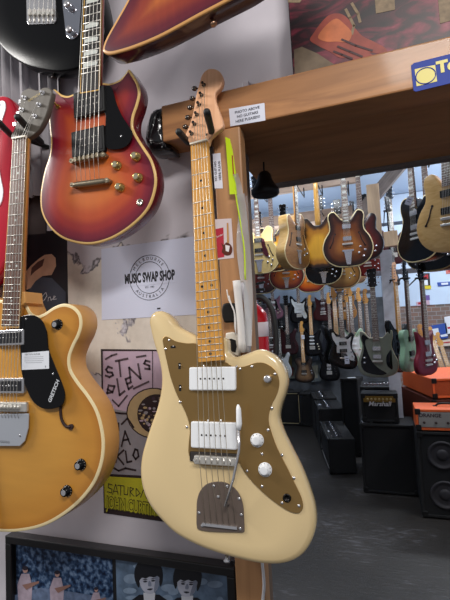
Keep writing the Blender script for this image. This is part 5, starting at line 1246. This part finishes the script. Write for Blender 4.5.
# bright part of the back wall, right: brick strip, notices, signs
xw = at(384, 300, BACK_Y).x
slab('wall_brick', (xw, BACK_Y - .02, .0), (4.49, BACK_Y - .001, at(430, 305, BACK_Y).z), brick_mat())
slab('wall_pale', (xw, BACK_Y - .03, at(430, 305, BACK_Y).z + .001), (4.49, BACK_Y - .001, 3.49), mat('#c6d6ea', .8, 0, 0, .04, 3))
BKF = Fr(430, 300, BACK_Y - .032)
def notice(quad, base, name, label, marks, cat='sign', th=.006):
    pts = [BKF.uv(*q) for q in quad]; mb = MB(); mb.prism(pts, -th, -.0004, 0); ms = [base]
    for q, m_ in marks: ms.append(m_); mb.sheet([BKF.uv(*p) for p in q], -th - .001 * len(ms), len(ms) - 1)
    mb.build(name, ms, M=BKF.M, label=label, cat=cat)
BRd = Fr(430, 330, BACK_Y - .021)
RED = mat('#b3272f', .6); YEL = mat('#d8c22a', .6); BLUE = mat('#2b4fa0', .6); WHT = mat('#dfe2ea', .6)
notice([(418.5, 273.5), (429.5, 273), (430.5, 287), (420, 288)], mat('#19181c', .5), 'notice_board', 'small black board with red and white patches on the pale back wall',
       [([(420, 275), (428, 274.5), (428.3, 278.5), (420.4, 279)], RED), ([(421, 280.5), (427.5, 280), (428, 285), (421.5, 285.5)], WHT), ([(423, 285.8), (431, 285.5), (431, 289), (424, 289.2)], YEL)])
notice([(437, 282.5), (450, 281.5), (450.3, 285.5), (438, 286.5)], BLUE, 'wall_sticker', 'blue strip sticker at right on the pale wall', [([(441, 283), (448, 282.5), (448.2, 284.5), (441.5, 285)], WHT)], 'sticker')
notice([(445.5, 268.5), (455, 267.5), (455, 273), (446, 274)], mat('#c9766a', .6), 'wall_sticker', 'salmon pink sticker at the right edge of the pale wall', [([(448, 270), (454, 269.5), (454, 271.5), (448.3, 272)], RED)], 'sticker')
notice([(423, 295.5), (429.5, 295), (430, 300), (424, 300.5)], mat('#6a4f94', .6), 'wall_sticker', 'purple patch below the black board on pale wall', [], 'sticker')
notice([(416, 302), (429, 300), (430, 304.5), (417, 306)], mat('#c9a9b8', .6), 'wall_sticker', 'pinkish flyer at the foot of the pale wall', [([(418, 302.5), (424, 302), (424.4, 304), (418.3, 304.6)], RED)], 'flyer')
notice([(418, 328), (446, 323), (448, 338), (421, 341)], BLUE, 'wall_banner', 'blue banner with pale marks on the brick behind the red bass', [([(432, 329), (438, 328), (439, 334), (434, 336)], WHT), ([(426, 330), (430, 329.5), (431, 333), (427, 334)], mat('#8fa6d4', .6)), ([(440, 335), (447, 333.5), (447.5, 336), (441, 337)], WHT)], 'banner', .022)
notice([(444, 317), (456, 315), (456, 333), (446, 334)], WHT, 'wall_banner', 'white panel at the right edge of the brick wall', [([(447, 327), (456, 326), (456, 328), (447.5, 329)], RED)], 'panel', .022)
notice([(432, 342), (456, 338), (456, 345), (434, 347)], mat('#d9c7b8', .6), 'counter_sheet', 'pale sheet with red edge below the blue banner', [([(436, 343), (456, 340.5), (456, 342), (436.3, 344)], RED)], 'sheet', .024)
# maple stock boards/dark clutter: leaning neck-forward guitars at far right
for k, (px, py, cc) in enumerate(((440, 372, TAN), (449, 370, TAN), (456, 372, CHERRYB))):
    guitar('dc', px, py + 18, 5.3 + .42 * k, ['light-necked acoustic-coloured guitar leaning at far right, leftmost of three', 'light-necked guitar leaning at far right, middle of three', 'guitar leaning at far right, cut by the frame'][k], cc, hang=None, roll=-12, tilt=8, board=MAPLEN, head='line', S=.95)

# ================================================================ AMPLIFIERS
TOLEX = mat('#0d0d0f', .75, 0, 0, .12, 300, .2); GRILLE = mat('#0e0e10', .9, 0, 0, .3, 400, .3); ORTOL = mat('#e0622a', .6, 0, 0, .06, 220, .15)
def amp(P, w_, h_, d_, label, yaw=0, body=TOLEX, grille=GRILLE, kind='combo', panel=None, logo=None, edge=None, handle=True, speakers=0, cols=1, name='guitar_amplifier', top_knobs=0, gold=False, feet=True, cat='amplifier'):
    M = Matrix.Translation(P) @ Matrix.Rotation(R(yaw), 4, 'Z')
    root = empty(name, M, label, cat)
    fh_ = .012 if feet else 0
    mb = MB(); bz = fh_
    t = .02
    # shell with a recessed front: origin at centre of the base
    mb.rbox((0, .012, bz + h_ / 2), (w_, d_ - .024, h_), .008)
    for c, s in (((0, -d_ / 2 + .012, bz + h_ - t / 2), (w_, .024, t)), ((0, -d_ / 2 + .012, bz + t / 2), (w_, .024, t)), ((-w_ / 2 + t / 2, -d_ / 2 + .012, bz + h_ / 2), (t, .024, h_)), ((w_ / 2 - t / 2, -d_ / 2 + .012, bz + h_ / 2), (t, .024, h_))): mb.box(c, s)
    mb.build('cabinet', [body], root, bevel=.003)
    gz0, gz1 = bz + t + .002, bz + h_ - t - .002
    ph = 0
    if panel:
        ph = panel[0]
        mb = MB(); mb.rbox((0, -d_ / 2 + .004, gz1 - ph / 2), (w_ - 2 * t - .004, .012, ph), .002); pn = mb.build('control_panel', [panel[1]], root)
        n = panel[2]
        for k in range(n):
            x = -w_ / 2 + t + .04 + (w_ - 2 * t - .08) * k / max(1, n - 1)
            mb = MB(); mb.lathe((x, -d_ / 2 - .002, gz1 - ph * panel[3]), (0, -1, 0), [(.011, 0), (.010, .012), (.008, .015), (.0003, .015)], 10); mb.build('knob', [panel[4] if len(panel) > 4 else BLACK], pn)
    if gz1 - ph - gz0 > .05:
        mb = MB(); gt = gz1 - ph - .004
        mb.box((0, -d_ / 2 + .012, (gz0 + gt) / 2), (w_ - 2 * t - .004, .006, gt - gz0)); gr = mb.build('grille_cloth', [grille], root)
        if edge:
            mb = MB(); y = -d_ / 2 + .006; a, b = -w_ / 2 + t + .004, w_ / 2 - t - .004
            mb.tube([(a, y, gz0 + .002), (b, y, gz0 + .002), (b, y, gt - .002), (a, y, gt - .002)], .0045, 6, 0, True); mb.build('piping', [edge], root)
        if speakers:
            for kk in range(speakers * cols):
                k = kk // cols; z = gz0 + (gt - gz0) * (k + .5) / speakers; r = min((w_ - .04) / cols * .42, (gt - gz0) / speakers * .36); x = ((kk % cols) - (cols - 1) / 2) * (w_ - .04) / cols
                mb = MB(); mb.lathe((x, -d_ / 2 + .008, z), (0, -1, 0), [(r, 0), (r, .006), (r * .86, .008), (r * .82, .003), (r * .42, -.004), (r * .40, .004), (r * .2, .008), (.0003, .009)], 28)
                mb.m = [0] * len(mb.m)
                mb.build('speaker', [mat('#29272b', .6, .1)], root)
    if logo:
        txt, sz, zz, xx, lm, shear = logo
        mb = MB(); mb.text(txt, (xx, -d_ / 2 - .003, bz + zz), sz, 0, bold=.0012, shear=shear); mb.build('logo_lettering', [lm], root)
    if handle:
        mb = MB(); z = bz + h_; mb.tube(spline([(-.11, 0, z), (-.09, 0, z + .018), (0, 0, z + .022), (.09, 0, z + .018), (.11, 0, z)], 3, False), .008, 6); mb.box((-.115, 0, z + .002), (.03, .025, .006)); mb.box((.115, 0, z + .002), (.03, .025, .006)); mb.build('handle', [BLACK], root)
    if top_knobs:
        mb = MB(); mb.box((0, -d_ * .1, bz + h_ + .001), (w_ * .85, d_ * .4, .004)); tp = mb.build('control_panel', [mat('#2a2a2e', .3, .5)], root)
        for k in range(top_knobs):
            x = -w_ * .38 + w_ * .76 * k / (top_knobs - 1); mb = MB(); mb.lathe((x, -d_ * .1, bz + h_ + .002), (0, 0, 1), [(.010, 0), (.009, .014), (.0003, .015)], 8); mb.build('knob', [CHROME], tp)
    for sx in (-1, 1):
        for z0 in (bz + .02, bz + h_ - .02):
            mb = MB(); mb.rbox((sx * (w_ / 2 - .018), -d_ / 2 + .006, z0), (.042, .02, .046), .008); mb.build('corner_protector', [BLACK], root)
    if feet:
        for sx in (-1, 1):
            for sy in (-1, 1):
                mb = MB(); mb.cyl((sx * (w_ / 2 - .05), sy * (d_ / 2 - .05), 0), (sx * (w_ / 2 - .05), sy * (d_ / 2 - .05), fh_ + .002), .016, n=10); mb.build('foot', [RUBBER], root)
    return root
GOLDP = mat('#8f6f34', .35, .8); SILP = mat('#a9a5a0', .35, .6); CREAMP = mat('#c9b98a', .5); WHITEL = mat('#e8e8ea', .5)

# far amps by the back wall
p = at_floor(283, 417)
amp(Vector((at(287, 400, 6.75).x, 6.75, 0)), .46, .50, .26, 'black combo amplifier with cream piping standing at the back wall', edge=CREAMP)
amp(Vector((at(312, 400, 6.72).x, 6.72, 0)), .32, .48, .26, 'plain black amplifier right of the cream-piped one at the back', edge=None)
# left stack: a row of amplifiers facing the aisle, side towards us
A_, C_ = at_floor(330, 475), at_floor(321.5, 452)
xdir = (A_ - C_); w0_ = xdir.length; xdir.normalize(); ydir = Vector((-xdir.y, xdir.x, 0)); dp = .27; yaw0 = math.degrees(math.atan2(-ydir.x, ydir.y))
def row_amp(off, w_, d_, h_, label, **k):
    c = A_ + ydir * d_ / 2 - xdir * (off + w_ / 2)
    return amp(Vector((c.x, c.y, 0)), w_, h_, d_, label, yaw=yaw0, **k)
h1 = at(327, 439, A_.y).z - .012
row_amp(0, w0_, dp, h1, 'black amplifier with silver-edged front, nearest of the left stack', edge=SILP, top_knobs=7, handle=False)
row_amp(w0_ + .05, .56, dp + .04, h1 + .14, 'black amplifier second in the left stack with card on top', edge=None, top_knobs=6, handle=False)
row_amp(w0_ + .66, .56, dp + .04, h1 + .16, 'black amplifier third in line in the left stack, near the back amps', edge=None, top_knobs=6)
amp(Vector((at(353, 400, 5.4).x, 5.4, 0)), .20, at(345, 379, 5.27).z - .012, .26, 'tall narrow black case rising behind the left stack', yaw=-12, edge=None, handle=False, name='speaker_cabinet', cat='speaker cabinet')
# big black cabinet with the small combo on it
p = at_floor(364, 493)
ct = at(358, 424, p.y).z; cab_p = p.copy()
amp(Vector((p.x + .235, p.y + .18, 0)), .47, ct - .012, .36, 'large black speaker cabinet standing under the small gold-panel combo', edge=None, handle=False, name='speaker_cabinet', cat='speaker cabinet')
cx = at(380, 412, p.y + .02).x
amp(Vector((cx, p.y + .14, ct)), .32, at(363, 394, p.y + .02).z - ct - .012, .20, 'small black combo amplifier with gold panel and white script logo', edge=None,
    panel=(.055, GOLDP, 7, .5, mat('#c9b47a', .3, .8)), logo=('Marshall', .058, at(363, 394, p.y + .02).z - ct - .105, -.0, WHITEL, .25), handle=False)
amp(Vector((at(378, 390, p.y + .66).x, p.y + .66, 0)), .34, at(372, 384, p.y + .66).z - .012, .40, 'black amplifier with rows of knobs directly behind the gold-panel combo', edge=None, top_knobs=9, handle=True)
# orange head on the black cabinet with cones
p = at_floor(423, 518); Yc = p.y
ch = at(424, 432, Yc).z; wc = .66
amp(Vector((p.x + wc / 2, Yc + .20, 0)), wc, ch - .012, .40, 'black speaker cabinet with four round cones under the orange amplifier head', edge=None, speakers=2, cols=2, handle=False, name='speaker_cabinet', cat='speaker cabinet')
hh = at(415, 409.5, Yc).z - ch
xo = at(416.5, 430, Yc + .01).x
amp(Vector((xo + .275, Yc + .155, ch)), .55, hh - .012, .29, 'orange amplifier head with silver front panel at right edge', body=ORTOL, panel=(hh - .012 - .046, SILP, 6, .68, mat('#3a2c28', .4)), logo=('ORANGE', .040, hh - .060, -.17, mat('#3c2c30', .5), 0), handle=True, edge=None)
# orange cabinet behind, turned so that its side shows
Pc = at(432, 379, 4.25); dl = ray(402, 369); Pb = CAM + dl * ((Pc.z - CAM.z) / dl.z)
sd = (Pb - Pc); sd.z = 0
yd = sd.normalized(); yw = math.degrees(math.atan2(-yd.x, yd.y)); xd = Vector((yd.y, -yd.x, 0)); dd = min(sd.length, .95); wo = .5
zb_ = at(432, 400, 4.25).z
c = Pc + yd * dd / 2 + xd * wo / 2
amp(Vector((c.x, c.y, zb_)), wo, Pc.z - zb_ - .012, dd, 'orange amplifier turned sideways behind the orange head, under the red bass', body=ORTOL, grille=mat('#a8471a', .8, 0, 0, .2, 200), edge=None, handle=False, yaw=yw)
amp(Vector((c.x, c.y, 0)), wo + .04, zb_ - .012, dd + .04, 'dark brown-red cabinet low behind the orange head', body=mat('#5a2412', .6, 0, 0, .1, 100), edge=None, handle=False, yaw=yw, name='speaker_cabinet', cat='speaker cabinet')

# papers lying about on the amps
for px, py, Y, lab in ():
    c = at(px, py, Y); mb = MB(); mb.rbox((0, 0, 0), (.08, .05, .002), .0005)
    mb.build('price_tag', [WHT], M=Matrix.Translation(c) @ Matrix.Rotation(R(20), 4, 'Z') @ Matrix.Rotation(R(25), 4, 'X'), label=lab, cat='price tag')

def surf_card(px, py, z, w_, h_, label, rot=20):
    c = at_floor(px, py, z + .002); mb = MB(); mb.rbox((0, 0, 0), (w_, h_, .002), .0005)
    mb.build('price_tag', [WHT], M=Matrix.Translation(c) @ Matrix.Rotation(R(rot), 4, 'Z'), label=label, cat='price tag')
def place_card(c, w_, h_, label, rot=20):
    mb = MB(); mb.rbox((0, 0, 0), (w_, h_, .002), .0005); mb.build('price_tag', [WHT], M=Matrix.Translation(c) @ Matrix.Rotation(R(rot), 4, 'Z'), label=label, cat='price tag')
surf_card(331, 431, h1 + .012, .07, .05, 'white card on the front amplifier of the left stack')
c2 = A_ + ydir * dp * .3 - xdir * (w0_ + .30); place_card(Vector((c2.x, c2.y, h1 + .1535)), .12, .05, 'long white card on the second amplifier of the left stack', -10)
place_card(Vector((cab_p.x + .065, cab_p.y + .10, ct + .001)), .09, .07, 'white sheet on the cabinet beside the gold-panel combo', 10)
place_card(Vector((at(353, 400, 5.4).x, 5.38, at(345, 379, 5.27).z + .001)), .09, .06, 'white card high on the tall narrow case')
# guitar painted flowers board behind lowest row (pale patterned panels)
notice([(283, 352), (297, 351), (298, 378), (285, 379)], mat('#5d6058', .7, 0, 0, .3, 12), 'wall_poster', 'faded floral poster between the white and brown sunburst guitars', [([(288, 356), (292, 356), (292, 366), (288, 367)], mat('#7a6a3a', .7)), ([(290, 366), (294, 368), (293, 376), (289, 374)], mat('#7a4038', .7))], 'poster')
notice([(309, 348), (320, 347), (321, 381), (311, 382)], mat('#747c80', .7, 0, 0, .25, 14), 'wall_poster', 'pale grey poster right of the brown sunburst guitar', [([(312, 352), (318, 352), (318, 360), (312, 361)], mat('#9aa4b0', .7)), ([(312, 366), (318, 365), (318, 378), (313, 378)], mat('#a9a898', .7))], 'poster')
notice([(294, 317), (306, 316), (306.5, 322), (294.5, 323)], mat('#6a1f34', .7), 'wall_poster', 'dark magenta strip on the back wall below the black and white guitar', [], 'poster')

# guitar stands for the three leaning at far right
